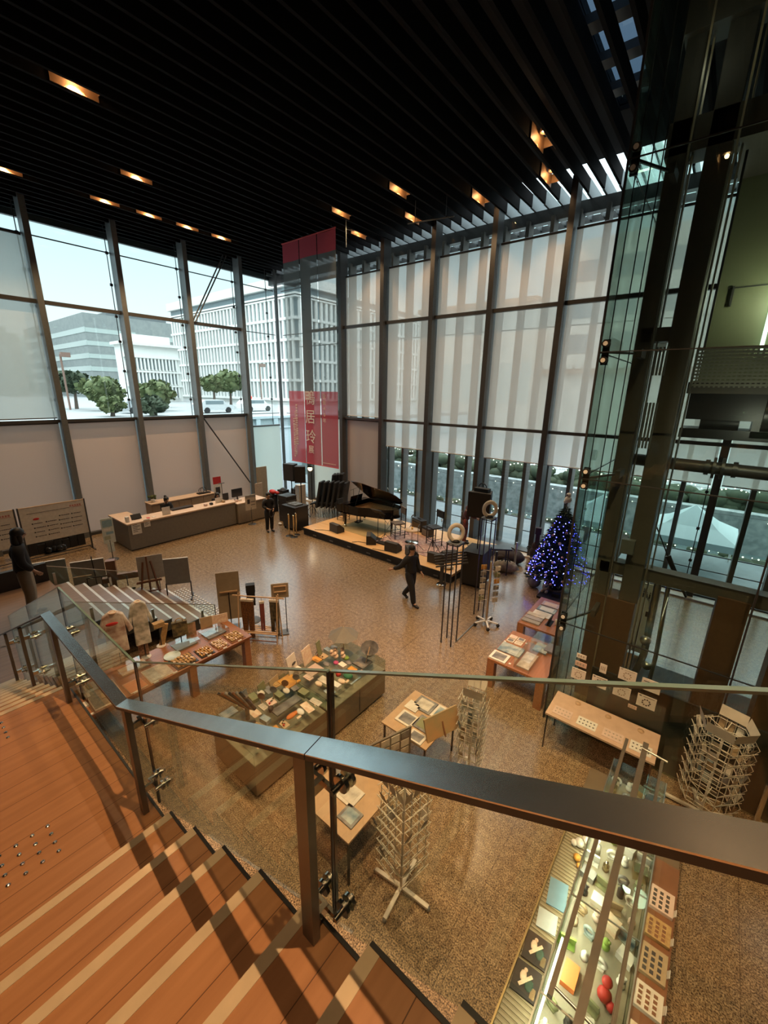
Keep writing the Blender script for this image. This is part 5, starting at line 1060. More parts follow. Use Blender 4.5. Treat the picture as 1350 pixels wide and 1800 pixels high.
for i, (sc, c) in enumerate(((12, (.1, .1, 1)),)):
    l_ = bpy.data.lights.new('tree_glow', 'POINT'); l_.energy = 4; l_.color = (.12, .12, 1); l_.shadow_soft_size = .8; lo = bpy.data.objects.new('tree_light', l_); COL.objects.link(lo); lo.parent = ct; lo.location = (-.5, -1.0, 1.0)
simple('gift_sack', 'grey crumpled gift sack at the left foot of the christmas tree', 'sack', (-3.62, 11.95, 0), MB().ball((0, 0, .2), .2, 12, 8, (1, .9, 1.05)).ball((.05, 0, .4), .08, 8, 6), mat('sack grey', (.20, .20, .20), .7))
simple('doll_figure', 'beige cloth doll seated at the foot of the christmas tree', 'doll', (-3.2, 11.75, .06), MB().ball((0, 0, .14), .1, 10, 7, (1, .9, 1.3)).ball((0, 0, .32), .07, 10, 7).ball((-.06, -.1, .04), .045, 8, 5, (1, 2, .8)).ball((.06, -.1, .04), .045, 8, 5, (1, 2, .8)), mat('doll cloth', (.5, .38, .26), .8))
simple('base_board', 'low black board with small boxes under the christmas tree', 'board', (-2.75, 11.55, 0), MB().bx(-.55, .6, -.25, .3, 0, .06), M_BLACK)
for i, (x, y, m) in enumerate(((-2.5, 11.5, M_WHITE), (-2.3, 11.65, M_PINK), (-2.85, 11.6, M_BLK2), (-2.6, 11.78, M_GREYB))): simple('gift_box', ['white', 'pink', 'black', 'grey'][i]+' small gift box under the christmas tree', 'box', (x, y, .06), MB().bx(-.1, .1, -.07, .07, 0, .1), m)
# ================================================================== BOARDS AND EASELS NEAR THE LOWER STAIR
t = thing('easel', 'dark wooden easel holding a white picture board near the stair foot', 'easel', (-11.45, 4.05, 0), 1.2)
for x in (-.26, .26): MB().bar((x, -.18, 0), (x*.35, .05, 1.15), .035).build('leg', M_WOODD, t)
MB().bar((0, .5, 0), (0, .06, 1.25), .035).build('rear_leg', M_WOODD, t); MB().bar((-.26, -.12, .35), (.26, -.12, .35), .03).bar((-.3, -.08, .62), (.3, -.08, .62), .05).bar((0, -.06, .3), (0, .06, 1.3), .04).build('cross_bar', M_WOODD, t)
simple('picture_board', 'white picture board seen from behind, leaning on the dark easel', 'board', (-11.42, 4.12, .64), MB().box((0, .05, .33), (.62, .02, .66), M=Matrix.Rotation(-.12, 3, 'X')), mat('board back', (.42, .38, .33), .7), rz=1.2)
def panelstand(label, x, y, rz, w, z0, z1, m, foot=True):
    t = thing('panel_stand', label, 'panel', (x, y, 0), rz, None); MB().bx(-w/2, w/2, -.015, .015, z0, z1).build('panel', m, t); MB().bx(-w/2, w/2, -.02, .02, z1, z1+.015).build('top_edge', M_WHITE, t)
    for s_ in (-1, 1):
        MB().bar((s_*w/2, 0, 0), (s_*w/2, 0, z0+.05), .03).build('post', M_STEEL, t)
        if foot: MB().bar((s_*w/2, -.22, .02), (s_*w/2, .22, .02), .04).build('foot', M_STEEL, t)
    return t
panelstand('pale grey partition panel right of the easel board', -11.0, 4.62, 1.0, .62, .45, 1.2, M_GREYB); panelstand('wide grey panel behind the lower stair, left of the cross post', -12.75, 3.05, 1.2, .75, .18, 1.15, M_GREYB); panelstand('grey green panel half hidden behind the woman on the stair', -13.3, 2.35, 1.25, .7, .15, 1.2, mat('panel green grey', (.22, .24, .22), .7))
t = thing('easel', 'thin dark metal easel in front of the wide grey panel', 'easel', (-12.35, 3.05, 0), 1.2)
for x in (-.16, .16): MB().bar((x, -.1, 0), (x, .0, .78), .025).build('leg', M_BLK2, t)
MB().bar((.05, .0, 0), (.0, .1, 1.35), .025).bar((-.18, 0, .78), (.3, 0, .78), .03).build('mast', M_BLK2, t); MB().bar((-.45, .02, .86), (-.05, .02, .86), .02).build('ledge', M_WOODL, t)
t = thing('dark_cross_post', 'dark wooden cross-shaped post with a horizontal beam near the stair', 'post', (-11.98, 3.38, 0), 1.15)
MB().bx(-.06, .06, -.05, .05, 0, .8).bx(-.12, .1, -.09, .09, .8, 1.28).build('post', M_WOODD, t); MB().bx(-.25, -.06, -.06, .06, .66, .8).bx(.06, .95, -.06, .06, .70, .86).build('cross_beam', M_WOODD, t)
t = thing('low_sign', 'small olive sign on a stick between the cross post and the easel', 'sign', (-11.75, 3.62, 0), 1.2); MB().bar((0, 0, 0), (0, 0, .82), .02).build('stick', M_BLK2, t); MB().bx(-.2, .16, -.02, .0, .18, .45).build('board', mat('olive sign', (.27, .24, .14), .7), t)
# beige panel, mirror stand and clothes rack
t = thing('panel_stand', 'tall beige panel with a pale ledge beside the clothes rack', 'panel', (-8.55, 4.72, 0), 1.0)
MB().bx(-.26, .26, -.012, .012, .25, 1.5).build('panel', M_BEIGE, t); MB().bar((-.2, -.03, 1.0), (.2, -.03, 1.0), .03).build('ledge', M_WOODL, t); MB().bar((0, -.03, 0), (0, -.03, 1.0), .022).build('post', M_BLK2, t); MB().bx(-.2, .2, -.15, .15, 0, .015).build('foot', M_BLK2, t)
t = thing('garment_mount', 'black torso form rising behind the clothes rack', 'display form', (-8.45, 5.25, 0), 1.0)
MB().bx(-.11, .11, -.08, .08, .82, 1.02).bx(-.1, .1, -.06, .06, .45, .82).build('torso', M_BLACK, t); MB().cyl((0, 0, 0), (0, 0, .46), .015, 8).build('pole', M_BLK2, t); MB().lathe([(0, .015), (.2, .01), (.2, 0), (0, 0)], 18).build('base', mat('slate foot', (.10, .12, .15), .5), t)
RK = thing('clothes_rack', 'slim wooden clothes rack with a slatted lower shelf by the table end', 'rack', (-7.6, 4.9, 0), .57)
for x in (-.46, .46):
    for y in (-.17, .17): MB().bar((x, y*1.0, 0), (x, y*.2, 1.18), .022).build('leg', M_WOODL, RK)
MB().bar((-.62, 0, 1.1), (.62, 0, 1.1), .024).build('hanging_bar', M_WOODL, RK)
s_ = MB(); [s_.bar((-.46, y, .24), (.46, y, .24), .03, .02) for y in (-.15, -.08, 0, .08, .15)]; s_.build('shelf_slats', M_WOODL, RK); MB().bar((-.46, -.17, .06), (.46, -.17, .06), .018).bar((-.46, .17, .06), (.46, .17, .06), .018).build('lower_rail', M_WOODD, RK)
def trousers(loc, rz, label, m, h, w, g='garments on the clothes rack'):
    t = thing('hanging_trousers', label, 'trousers', loc, rz, g); b = MB()
    b.ext([(-w/2, -.03, 0), (w/2, -.03, 0), (w*.5, -.03, -.3), (w*.42, -.03, -h), (w*.1, -.03, -h), (0, -.03, -.38), (-w*.1, -.03, -h), (-w*.42, -.03, -h), (-w*.5, -.03, -.3)], (0, .06, 0)); b.build('legs', m, t, bevel=.015)
    MB().bx(-w/2, w/2, -.035, .035, -.04, .01).build('waistband', M_PAPER, t); MB().cyl((0, 0, 0), (0, 0, .09), .006, 6).build('hanger', M_WOODL, t)
M_CHECK = mat('brown check', (.20, .085, .025), .8, noise=(30, (.08, .03, .012), 1.4)); M_CAMO = mat('camouflage', (.16, .13, .08), .8, noise=(11, (.04, .035, .028), 1.5))
trousers((-7.78, 4.72, 1.05), .57, 'brown checked trousers on the rack, the widest and longest garment', M_CHECK, 1.0, .30); trousers((-7.28, 5.1, 1.05), .57, 'dark patterned slim trousers at the right of the rack', M_CAMO, .92, .22)
trousers((-7.52, 4.93, 1.0), 1.2, 'folded maroon trousers edge-on between the other two', mat('maroon', (.22, .06, .05), .8), .75, .10)
t = thing('garment_sign_stand', 'thin dark frame with a small beige board behind the clothes rack', 'frame', (-7.42, 5.38, 0), .95)
for x in (-.1, .12): MB().bar((x, 0, 0), (x, 0, 1.2), .02).build('post', M_STEELL if x < 0 else M_BLK2, t)
MB().bx(-.2, .2, -.012, .012, .95, 1.32).build('board', M_BEIGE, t); MB().bar((-.14, -.03, 1.26), (.14, -.03, 1.26), .025).bar((-.14, -.03, 1.12), (.14, -.03, 1.12), .025).bar((-.14, -.03, 1.26), (-.14, -.03, 1.12), .02).bar((.14, -.03, 1.26), (.14, -.03, 1.12), .02).build('wood_frame', M_WOODL, t); MB().bx(-.16, .16, -.12, .12, 0, .02).build('foot', mat('slate foot', (.10, .12, .15), .5), t)

# ================================================================== SHOP TABLE (left)
TZ = .72
tb = thing('shop_table', 'long reddish wooden shop table covered with goods beside the lower stair', 'table', (-6.88, 4.22, 0))
MB().bx(-1.05, 0, -3.25, 0, TZ-.05, TZ).build('table_top', M_TABLE, tb, bevel=.004); MB().bx(-1.0, -.04, -3.2, -.04, TZ-.12, TZ-.05).build('apron', M_WOODD, tb)
for x in (-1.0, -.15):
    for y in (-3.2, -1.33, -.17): MB().bx(x, x+.13, y, y+.13, 0, TZ-.05).build('leg', M_TABLE, tb)
random.seed(21)
def it(name, label, cat, x, y, z, shape, m, g='goods on the left shop table', rz=0): return tag(shape.build(name, m, loc=(x, y, z), rz=rz), label, cat, g)
M_CREAM = mat('cream', (.78, .68, .54), .7, noise=(20, (.62, .40, .28), 1.2)); M_TAN = mat('tan weave', (.50, .33, .14), .8, noise=(24, (.34, .2, .08), 1.3)); M_AMBER = mat('amber', (.66, .33, .05), .6, noise=(14, (.40, .18, .04), 1.3)); M_OLIVE = mat('olive', (.22, .23, .12), .8)
M_PRINT1 = mat('scenic print', (.40, .36, .30), .6, noise=(9, (.66, .60, .52), 1.4)); M_PRINT2 = mat('dark print', (.10, .10, .11), .5, noise=(8, (.28, .27, .26), 1.4)); M_BLUEP = mat('blue print', (.12, .20, .26), .5, noise=(7, (.45, .50, .48), 1.4))
def frame(name, label, x, y, z, w, d, mf, mp, g=None, rz=0, h=.02):
    t = thing(name, label, 'framed print' if 'frame' in name else 'print', (x, y, z), rz, g); MB().bx(-w/2, w/2, -d/2, d/2, 0, h).build('mount', mf, t); MB().bx(-w*.36, w*.36, -d*.36, d*.36, h, h+.003).build('picture', mp, t); return t
# front row of trays along the right edge, from the far end
row = [('wooden_tray', 'tray of small wooden charms at the far corner of the left table', .34, .40, M_TAN), ('leather_strip', 'row of dark-slotted card cases, second tray from the far end', .26, .36, M_CREAM), ('woven_pouches', 'amber woven pouches on a dark tray, third from the far end', .3, .34, M_AMBER), ('card_stack', 'fan of kraft cards in a shallow basket, fourth from the far end', .42, .40, M_TAN), ('scarf_print', 'large folded scarf with floral print on the front edge', .42, .46, M_PRINT1), ('coral_card', 'orange framed cards left of the floral scarf', .3, .34, mat('coral', (.62, .25, .12), .6)), ('stamp_sheet', 'sheet of small square stamps near the table near end', .46, .66, mat('stamp sheet', (.34, .28, .2), .6, noise=(26, (.16, .12, .09), 1.5)))]
y = 4.12
for i, (nm, lb, d, w, m) in enumerate(row):
    yy = y-d/2; t = thing(nm, lb, 'goods', (-6.92-w/2, yy, TZ), random.uniform(-.04, .04), 'goods on the left shop table')
    MB().bx(-w/2, w/2, -d/2+.01, d/2-.01, 0, .012).build('tray', M_BLK2 if i in (2, 3) else M_WOODD if i < 2 else M_CREAM, t)
    n = 0
    if i < 4:
        for a in range(6):
            for c in range(4): MB().box((-w*.42+w*.84*(c+.5)/4, -d*.42+d*.84*(a+.5)/6, .026), (w*.17, d*.1, .02+.02*random.random()), rz=random.uniform(-.5, .5)).build('piece', [m, M_CREAM, m, M_TAN][(a*3+c) % 4], t)
    else: MB().bx(-w*.45, w*.45, -d*.45, d*.45, .012, .018).build('sheet', m, t)
    y -= d+.04
for i in range(9): it('price_tag', 'white price tag on the front edge of the left table, %s from the far end' % ORD[i], 'price tag', -6.90, 3.95-.33*i, TZ, MB().bx(-.012, .012, -.04, .04, 0, .02), M_WHITE, 'price tags on the left table')
# back rows
def acr(label, x, y, z, w, d, h, mi, g='acrylic display boxes', rz=0):
    t = thing('acrylic_display', label, 'display box', (x, y, z), rz, g); b = MB()
    b.bx(-w/2, w/2, -d/2, -d/2+.006, 0, h).bx(-w/2, w/2, d/2-.006, d/2, 0, h).bx(-w/2, -w/2+.006, -d/2, d/2, 0, h).bx(w/2-.006, w/2, -d/2, d/2, 0, h).bx(-w/2, w/2, -d/2, d/2, h-.006, h); b.build('acrylic_box', M_ACRYL, t)
    MB().bx(-w*.4, w*.4, -d*.4, d*.4, .002, .03).build('goods', mi, t); return t
acr('clear box over dark goods at the far end of the left table', -7.55, 3.75, TZ, .38, .5, .1, M_PRINT2); acr('clear box of spectacles beside the amber pouches', -7.62, 3.15, TZ, .36, .5, .1, mat('lens grey', (.25, .28, .26), .3)); acr('clear box of jewellery at the middle of the left table', -7.62, 2.2, TZ, .34, .55, .1, M_CREAM); acr('clear tray of cards nearer the stair glass', -7.6, 1.55, TZ, .34, .5, .08, M_PRINT1)
it('silver_dish', 'round pale blue dish at the middle of the left table', 'dish', -7.42, 2.82, TZ, MB().lathe([(0, .02), (.14, .02), (.15, .03), (.13, .0), (0, 0)], 24), mat('dish ice', (.62, .78, .80), .2))
def upright(nm, lb, x, y, z, w, h, m, rz=1.2, lean=-.15, cat='card'):
    t = thing(nm, lb, cat, (x, y, z), rz, 'goods on the left shop table'); MB().box((0, 0, h/2), (w, .02, h), M=Matrix.Rotation(lean, 3, 'X')).build('face', m, t); MB().bar((0, .01, h*.5), (0, .1, 0), .012).build('prop', M_BLK2, t)
M_CHECKB = mat('checked card', (.56, .32, .18), .7, noise=(24, (.16, .10, .07), 1.4))
upright('checked_notebook', 'larger checked notebook standing at the rear of the left table', -7.82, 2.05, TZ, .2, .32, M_CHECKB); upright('checked_notebook', 'checked notebook right of the larger one, before the hanging shirts', -7.88, 2.5, TZ, .17, .32, M_CHECKB); upright('checked_card', 'small checked card near the stair glass at the table rear', -7.85, 1.48, TZ, .14, .14, M_CHECKB)
upright('picture_card', 'dark green and pink picture card upright at the table rear', -7.86, 3.42, TZ, .2, .28, mat('green pink card', (.12, .12, .05), .7, noise=(5, (.55, .3, .2), 1.5))); upright('kraft_box', 'kraft coloured box card left of the pale packets at the far rear', -7.9, 3.78, TZ, .24, .24, M_KRAFT); upright('pale_packets', 'fan of pale packets at the far rear corner of the left table', -7.85, 4.05, TZ, .36, .2, M_CREAM)
it('wood_comb_box', 'long pink tinted box at the rear of the left table', 'box', -7.8, 1.9, TZ, MB().bx(-.06, .06, -.45, .45, 0, .05), mat('coral', (.62, .25, .12), .6)); frame('framed_card', 'small coral framed card lying near the stair glass', -7.45, 1.1, TZ, .2, .26, mat('coral', (.62, .25, .12), .6), M_INK, 'goods on the left shop table')
for i in range(8): it('small_goods', 'small parcel at the near end of the left table, %s from the end' % ORD[i], 'parcel', -7.2-.2*(i % 3), 1.05+.09*i, TZ, MB().bx(-.07, .07, -.035, .035, 0, .03+.01*(i % 3)), [M_CREAM, M_TAN, M_KRAFT, M_PAPER][i % 4], rz=random.uniform(-.2, .2))
def displaypole(t, h): MB().cyl((0, 0, 0), (0, 0, h), .012, 6).build('pole', M_BLK2, t); MB().lathe([(0, .01), (.09, .01), (.09, 0), (0, 0)], 14).build('base', M_WHITE, t)
def tee(x, y, lb, m, w, h, zt, rz=1.3):
    t = thing('display_shirt', lb, 'shirt', (x, y, TZ), rz, 'shirts on stands'); displaypole(t, zt-TZ-.1); b = MB(); z1 = zt-TZ
    b.ext([(-w*.16, -.05, z1), (w*.16, -.05, z1), (w*.36, -.05, z1-.06), (w*.62, -.05, z1-h*.5), (w*.45, -.05, z1-h*.56), (w*.36, -.05, z1-h*.32), (w*.38, -.05, z1-h), (-w*.38, -.05, z1-h), (-w*.36, -.05, z1-h*.32), (-w*.45, -.05, z1-h*.56), (-w*.62, -.05, z1-h*.5), (-w*.36, -.05, z1-.06)], (0, .11, 0)); b.build('shirt_body', m, t, bevel=.03)
    MB().torus((0, 0, z1), w*.13, .016, None, 16, 6).build('collar', M_CREAM, t)
    if w > .4: MB().ball((-.03, -.09, z1-.18), .07, 10, 6, (1.4, .2, .5)).build('red_splash', M_RED, t)
M_ART1 = mat('printed shirt A', (.80, .76, .68), .8, noise=(7, (.38, .24, .18), 1.3)); M_ART2 = mat('printed shirt B', (.80, .77, .70), .8, noise=(8, (.28, .28, .22), 1.3))
tee(-7.8, 2.08, 'printed shirt with red splash on a stand above the left table', M_ART1, .44, .80, 1.86); tee(-7.8, 2.50, 'long printed shirt with bird motif right of the red splash shirt', M_ART2, .34, .88, 1.90)
t = thing('display_scarf', 'brown striped scarf draped on a stand at the table rear', 'scarf', (-7.95, 2.85, TZ), 1.2); displaypole(t, .5); MB().box((0, 0, .48), (.2, .12, .1), rz=.3).box((.06, .02, .2), (.1, .05, .52), M=Matrix.Rotation(.25, 3, 'Y')).build('cloth', M_TAN, t)
t = thing('tote_bag', 'camouflage tote bag hung on a stand at the table rear', 'bag', (-7.72, 3.15, TZ), 1.2); displaypole(t, .3); MB().bx(-.14, .14, -.04, .04, .2, .5).build('bag_body', mat('tote camo', (.24, .19, .08), .8, noise=(12, (.06, .05, .03), 1.6)), t); MB().torus((0, 0, .5), .07, .01, Matrix.Rotation(PI/2, 3, 'X'), 16, 6, PI).build('handle', M_TAN, t)

# ================================================================== CENTRAL GLASS ISLAND
M_BODY = mat('island base', (.13, .095, .062), .25, noise=(4, (.16, .12, .08), 1))
def island(label, x0, x1, y0, y1, h):
    t = thing('display_island', label, 'display case', ((x0+x1)/2, (y0+y1)/2, 0)); w, d = (x1-x0)/2, (y1-y0)/2
    MB().bx(-w, w, -d, d, .06, h-.22).build('cabinet', M_BODY, t); MB().bx(-w+.06, w-.06, -d+.06, d-.06, 0, .06).build('plinth', M_BLACK, t)
    g = MB(); g.bx(-w, w, -d, -d+.008, h-.22, h).bx(-w, w, d-.008, d, h-.22, h).bx(-w, -w+.008, -d, d, h-.22, h).bx(w-.008, w, -d, d, h-.22, h).bx(-w, w, -d, d, h-.01, h); g.build('glass_top', M_CASEGL, t)
    MB().bx(-w+.01, w-.01, -d+.01, d-.01, h-.22, h-.21).build('inner_floor', mat('case floor', (.40, .34, .26), .6), t)
    s_ = MB(); s_.bar((-w, 0, .1), (-w, 0, h-.22), .012).bar((w, 0, .1), (w, 0, h-.22), .012); s_.build('door_gap', M_BLACK, t); return t
IH = .80
island('near half of the glass topped display island in the hall centre', -5.32, -4.22, 2.46, 3.84, IH); island('far half of the glass topped display island, set slightly to the right', -5.28, -4.16, 3.86, 5.32, IH)
g2 = 'goods on the central island'; PAL = [M_CREAM, M_PAPER, M_KRAFT, M_PRINT1, M_PRINT2, M_BLUEP, M_PINK, M_TAN, M_WHITE, M_OLIVE, M_AMBER]
random.seed(33)
CN = {M_CREAM: 'cream', M_PAPER: 'pale', M_KRAFT: 'kraft', M_PRINT1: 'printed', M_PRINT2: 'dark', M_BLUEP: 'blue-grey', M_PINK: 'pink', M_TAN: 'tan', M_WHITE: 'white', M_OLIVE: 'olive', M_AMBER: 'amber'}
# places kept free for the larger single pieces
ISL = [(-5.05, 3.75), (-4.38, 3.25), (-4.36, 4.5), (-4.52, 4.42), (-4.42, 4.68), (-4.75, 4.85), (-4.78, 4.62), (-4.92, 2.72), (-4.62, 3.2), (-4.62, 3.5), (-4.95, 4.22), (-5.05, 2.75), (-4.95, 4.72), (-4.95, 4.95), (-4.42, 4.95), (-4.72, 3.12), (-5.22, 4.3)]
CNT = {}
COLN = ['left', 'left middle', 'right middle', 'right']
for half, (ya, yb_) in enumerate(((2.55, 3.78), (3.95, 5.0))):
    for c in range(4):
        for r in range(8 if half == 0 else 7):
            x = -5.16+c*.275+random.uniform(-.01, .01); y = ya+(yb_-ya)*(r+.5)/(8 if half == 0 else 7)+random.uniform(-.006, .006); m = PAL[(c*5+r*3+half) % 11]; k = (c+r*2+half) % 5
            w, d = random.uniform(.055, .085), random.uniform(.035, .052)
            if any(abs(x-a) < .14 and abs(y-b_) < .13 for a, b_ in ISL): continue
            nm = ['leaflet', 'small_box', 'card_case', 'pouch', 'trinket_tray'][k]
            lb = '%s %s, %s island, %s column, %s from the near side' % (CN[m], nm.replace('_', ' '), ['near', 'far'][half], COLN[c], ORD[CNT.setdefault((half, c), 0)]); CNT[(half, c)] += 1
            s_ = MB()
            if k == 0: s_.bx(-w*1.2, w*1.2, -d*1.2, d*1.2, 0, .006)
            elif k == 1: s_.bx(-w, w, -d, d, 0, .05)
            elif k == 2: s_.bx(-w, w, -d, d, 0, .014).bx(-w*.6, w*.6, -d*.6, d*.6, .014, .018)
            elif k == 3: s_.ball((0, 0, .02), .04, 10, 6, (1.6, 1.1, .5))
            else:
                s_.bx(-w*1.1, w*1.1, -d*1.1, d*1.1, 0, .008)
            o = it(nm, lb, 'goods', x, y, IH, s_, m, g2, random.uniform(-.15, .15))
            o.scale = (1.25, 1.25, 1.4)
            if k == 4:
                for q in range(5): MB().ball((random.uniform(-w, w), random.uniform(-d, d), .016), .014, 8, 5).build('trinket', [M_CHROME, M_GOLD, M_RED][q % 3], o)
for i in range(7): it('price_card', 'cream price card along the right edge of the island, %s from the near end' % ORD[i], 'price card', -4.28, 2.6+.36*i, IH, MB().box((0, 0, .012), (.035, .08, .006), M=Matrix.Rotation(.5, 3, 'Y')), M_CREAM, 'price cards on the island')
it('yellow_scarf', 'amber cloth patch at the middle of the island', 'cloth', -5.05, 3.75, IH, MB().bx(-.16, .14, -.14, .14, 0, .02), M_AMBER, g2); it('orange_glove', 'bright orange folded cloth near the right edge of the near island', 'cloth', -4.38, 3.25, IH, MB().ball((0, 0, .025), .06, 10, 6, (.8, 1.6, .5)).ball((.0, .07, .025), .05, 10, 6, (.8, 1.2, .5)), mat('orange cloth', (.60, .18, .04), .7), g2)
it('green_pouch', 'dark green pouch by the right edge of the far island', 'pouch', -4.36, 4.5, IH, MB().ball((0, 0, .03), .08, 10, 6, (1.2, 1, .5)), mat('green', (.02, .16, .08), .7), g2); it('red_rose', 'small red rosette beside the green pouch', 'rosette', -4.52, 4.42, IH, MB().ball((0, 0, .03), .05, 10, 6), M_RED, g2); it('orange_cloth', 'orange folded cloth behind the green pouch', 'cloth', -4.42, 4.68, IH, MB().bx(-.08, .08, -.05, .06, 0, .03), M_AMBER, g2); it('leaf_pouch', 'bright green small pouch at the centre of the far island', 'pouch', -4.75, 4.85, IH, MB().ball((0, 0, .03), .06, 8, 6, (1.3, 1, .6)), mat('leaf green', (.2, .32, .06), .7), g2); it('magenta_pouch', 'magenta small pouch at the centre of the far island', 'pouch', -4.78, 4.62, IH, MB().ball((0, 0, .03), .05, 8, 6, (1.2, 1, .6)), mat('magenta', (.45, .07, .2), .7), g2)
# cards standing along the back (left) edge, folded umbrella, tall glove forms
for i, (y, w, h, m, lb) in enumerate(((2.95, .2, .2, M_PRINT2, 'black card with white flower'), (3.3, .16, .16, M_OLIVE, 'dark olive fan card'), (3.55, .22, .12, M_KRAFT, 'low brown card'), (3.95, .24, .34, M_PAPER, 'pale card with black cat-like blot'), (4.3, .26, .32, M_CREAM, 'cream card with faint lines'), (4.6, .12, .3, M_OLIVE, 'narrow green card'))):
    t = thing('standing_card', lb+' standing along the back edge of the island', 'card', (-5.22, y, IH), PI/2+.25, 'standing cards on the island'); MB().box((0, 0, h/2), (w, .015, h), M=Matrix.Rotation(-.2, 3, 'X')).build('card_face', m, t); MB().bar((0, .0, h*.5), (0, -.08 if False else .08, 0), .01).build('prop', M_STEEL, t)
    if i == 3: MB().ball((0, -.045, .2), .04, 8, 6, (1.5, .3, .7)).build('blot', M_INK, t)
for i in range(5):
    t = thing('round_fan', 'dark round paper fan upright on the near island, %s from the near side' % ORD[i], 'fan', (-4.98+.02*i, 2.9+.22*i, IH), .6, 'round fans'); MB().cyl((0, -.004, .16), (0, .004, .16), .062, 18).build('fan_disc', [M_PRINT2, M_WOODD][i % 2], t); MB().bar((0, 0, 0), (0, 0, .1), .012).build('stick', M_WOODL, t)
t = thing('umbrella_bundle', 'dark glossy bundle of folded umbrellas leaning on a rack on the near island', 'umbrellas', (-4.92, 2.72, IH), .4)
for i in range(7): MB().cyl((-.3+.05*i, -.1+.02*i, .5), (.05+.03*i, .05, .22), .022, 8, .03).build('umbrella', [M_BLK2, M_WOODD, M_PRINT2][i % 3], t)
MB().cyl((.08, .05, 0), (.08, .05, .42), .035, 10).build('rack_post', mat('smoked acrylic', (.2, .16, .13), .2), t)
t = thing('folded_umbrella', 'half open dark umbrella at the far right corner of the island', 'umbrella', (-4.35, 5.08, IH), .5); MB().cyl((0, 0, .30), (-.02, .1, .02), .17, 12, .0, False).build('canopy', M_PRINT2, t); MB().cyl((0, 0, .32), (-.06, -.1, .0), .008, 6).build('shaft', M_WOODL, t)
t = thing('folded_umbrella', 'large grey umbrella with pale lining raised at the far left of the island', 'umbrella', (-4.95, 5.0, IH), .2); b = MB()
for k in range(8):
    a, c = 2*PI*k/8, 2*PI*(k+1)/8; b.add([(0, 0, .55), (.30*math.cos(a), .30*math.sin(a), .36), (.30*math.cos(c), .30*math.sin(c), .36)], [(0, 1, 2)])
b.build('canopy', mat('umbrella grey', (.17, .16, .14), .7), t); MB().cyl((0, 0, 0), (0, 0, .56), .008, 6).build('shaft', M_WOODL, t)
for i in range(5): it('bird_ornament', 'round cream bird ornament grouped under the grey umbrella, %s of five' % ORD[i], 'ornament', -4.98+.1*(i % 3), 4.72+.09*(i//2), IH, MB().ball((0, 0, .07), .05, 10, 7).ball((0, -.02, .14), .036, 10, 7).cyl((0, -.05, .14), (.0, -.065, .14), .008, 6), M_CREAM, 'bird ornaments')
acr('large clear cover at the far right of the island', -4.42, 4.95, IH, .34, .34, .16, M_PRINT2, 'acrylic covers on the island'); acr('long clear tray in the middle of the near island', -4.62, 3.35, IH, .2, .6, .06, M_PRINT2, 'acrylic covers on the island'); acr('clear cover over pink cards on the far island', -4.95, 4.22, IH, .3, .36, .09, M_PINK, 'acrylic covers on the island'); acr('clear cover over bottles on the near island', -5.18, 2.66, IH, .22, .3, .12, M_BLUEP, 'acrylic covers on the island')
it('black_cup', 'black cup on the right middle of the near island', 'cup', -4.72, 3.12, IH, MB().lathe([(0, 0), (.03, 0), (.045, .08), (.04, .08), (.028, .01), (0, .01)], 14), M_BLACK, g2)
# ================================================================== CARD TABLES
M_CARDT = mat('card table top', (.52, .34, .2), .5)
def ctable(label, x0, x1, y0, y1, h):
    t = thing('display_table', label, 'table', ((x0+x1)/2, (y0+y1)/2, 0)); w, d = (x1-x0)/2, (y1-y0)/2; MB().bx(-w, w, -d, d, h-.025, h).build('table_top', M_CARDT, t)
    for x in (-w+.04, w-.04):
        for y in (-d+.04, d-.04): MB().bar((x, y, 0), (x, y, h-.025), .025).build('leg', M_BLACK, t)
ctable('small pale table with framed prints between the island and the card rack', -3.28, -2.45, 4.12, 5.05, .75); ctable('small pale table seen through the railing glass beside the near card rack', -3.28, -2.42, 2.48, 3.32, .75)
GP = 'prints on the small tables'
frame('print_sheet', 'dark print at the near left of the far small table', -3.0, 4.42, .75, .3, .26, M_PAPER, M_PRINT2, GP); frame('print_sheet', 'photo print of a white figure at the far side of the far small table', -2.95, 4.85, .75, .34, .3, M_PRINT2, M_PRINT1, GP); frame('print_sheet', 'grey landscape print at the far right of the far small table', -2.62, 4.86, .75, .3, .3, M_PAPER, M_BLUEP, GP); frame('print_sheet', 'green and dark print at the middle of the far small table', -2.72, 4.5, .75, .3, .28, M_PRINT2, M_OLIVE, GP); frame('print_sheet', 'dark figure print at the near right of the far small table', -2.68, 4.22, .75, .26, .2, M_PAPER, M_PRINT2, GP)
frame('print_sheet', 'pale text sheet in the middle left of the far small table', -3.08, 4.7, .75, .22, .2, M_PAPER, M_PAPER, GP)
frame('print_sheet', 'dark print at the far left of the near small table', -3.12, 3.12, .75, .26, .3, M_PAPER, M_PRINT2, GP); frame('print_sheet', 'black and white photo print at the middle of the near small table', -2.82, 2.92, .75, .3, .26, M_PAPER, M_PRINT1, GP); frame('print_sheet', 'dark print at the right of the near small table', -2.62, 2.72, .75, .24, .22, M_PRINT2, M_BLUEP, GP)
t = thing('canvas_print', 'stretched landscape canvas leaning at the right edge of the far small table', 'canvas', (-2.45, 4.55, .75), -.35); MB().box((0, 0, .16), (.03, .62, .34), M=Matrix.Rotation(-.35, 3, 'Y')).build('canvas', mat('canvas art', (.35, .27, .14), .7, noise=(4, (.5, .28, .13), 1.4)), t); MB().bar((.0, 0, .2), (.1, 0, 0), .02).build('prop', M_WOODD, t)
t = thing('card_grid_stand', 'tall thin wire stand of postcards between the two small tables', 'stand', (-2.72, 3.62, 0), -.35); MB().bx(-.012, .012, -.34, .34, .62, 1.22).build('backing', mat('stand backing', (.16, .13, .1), .6), t)
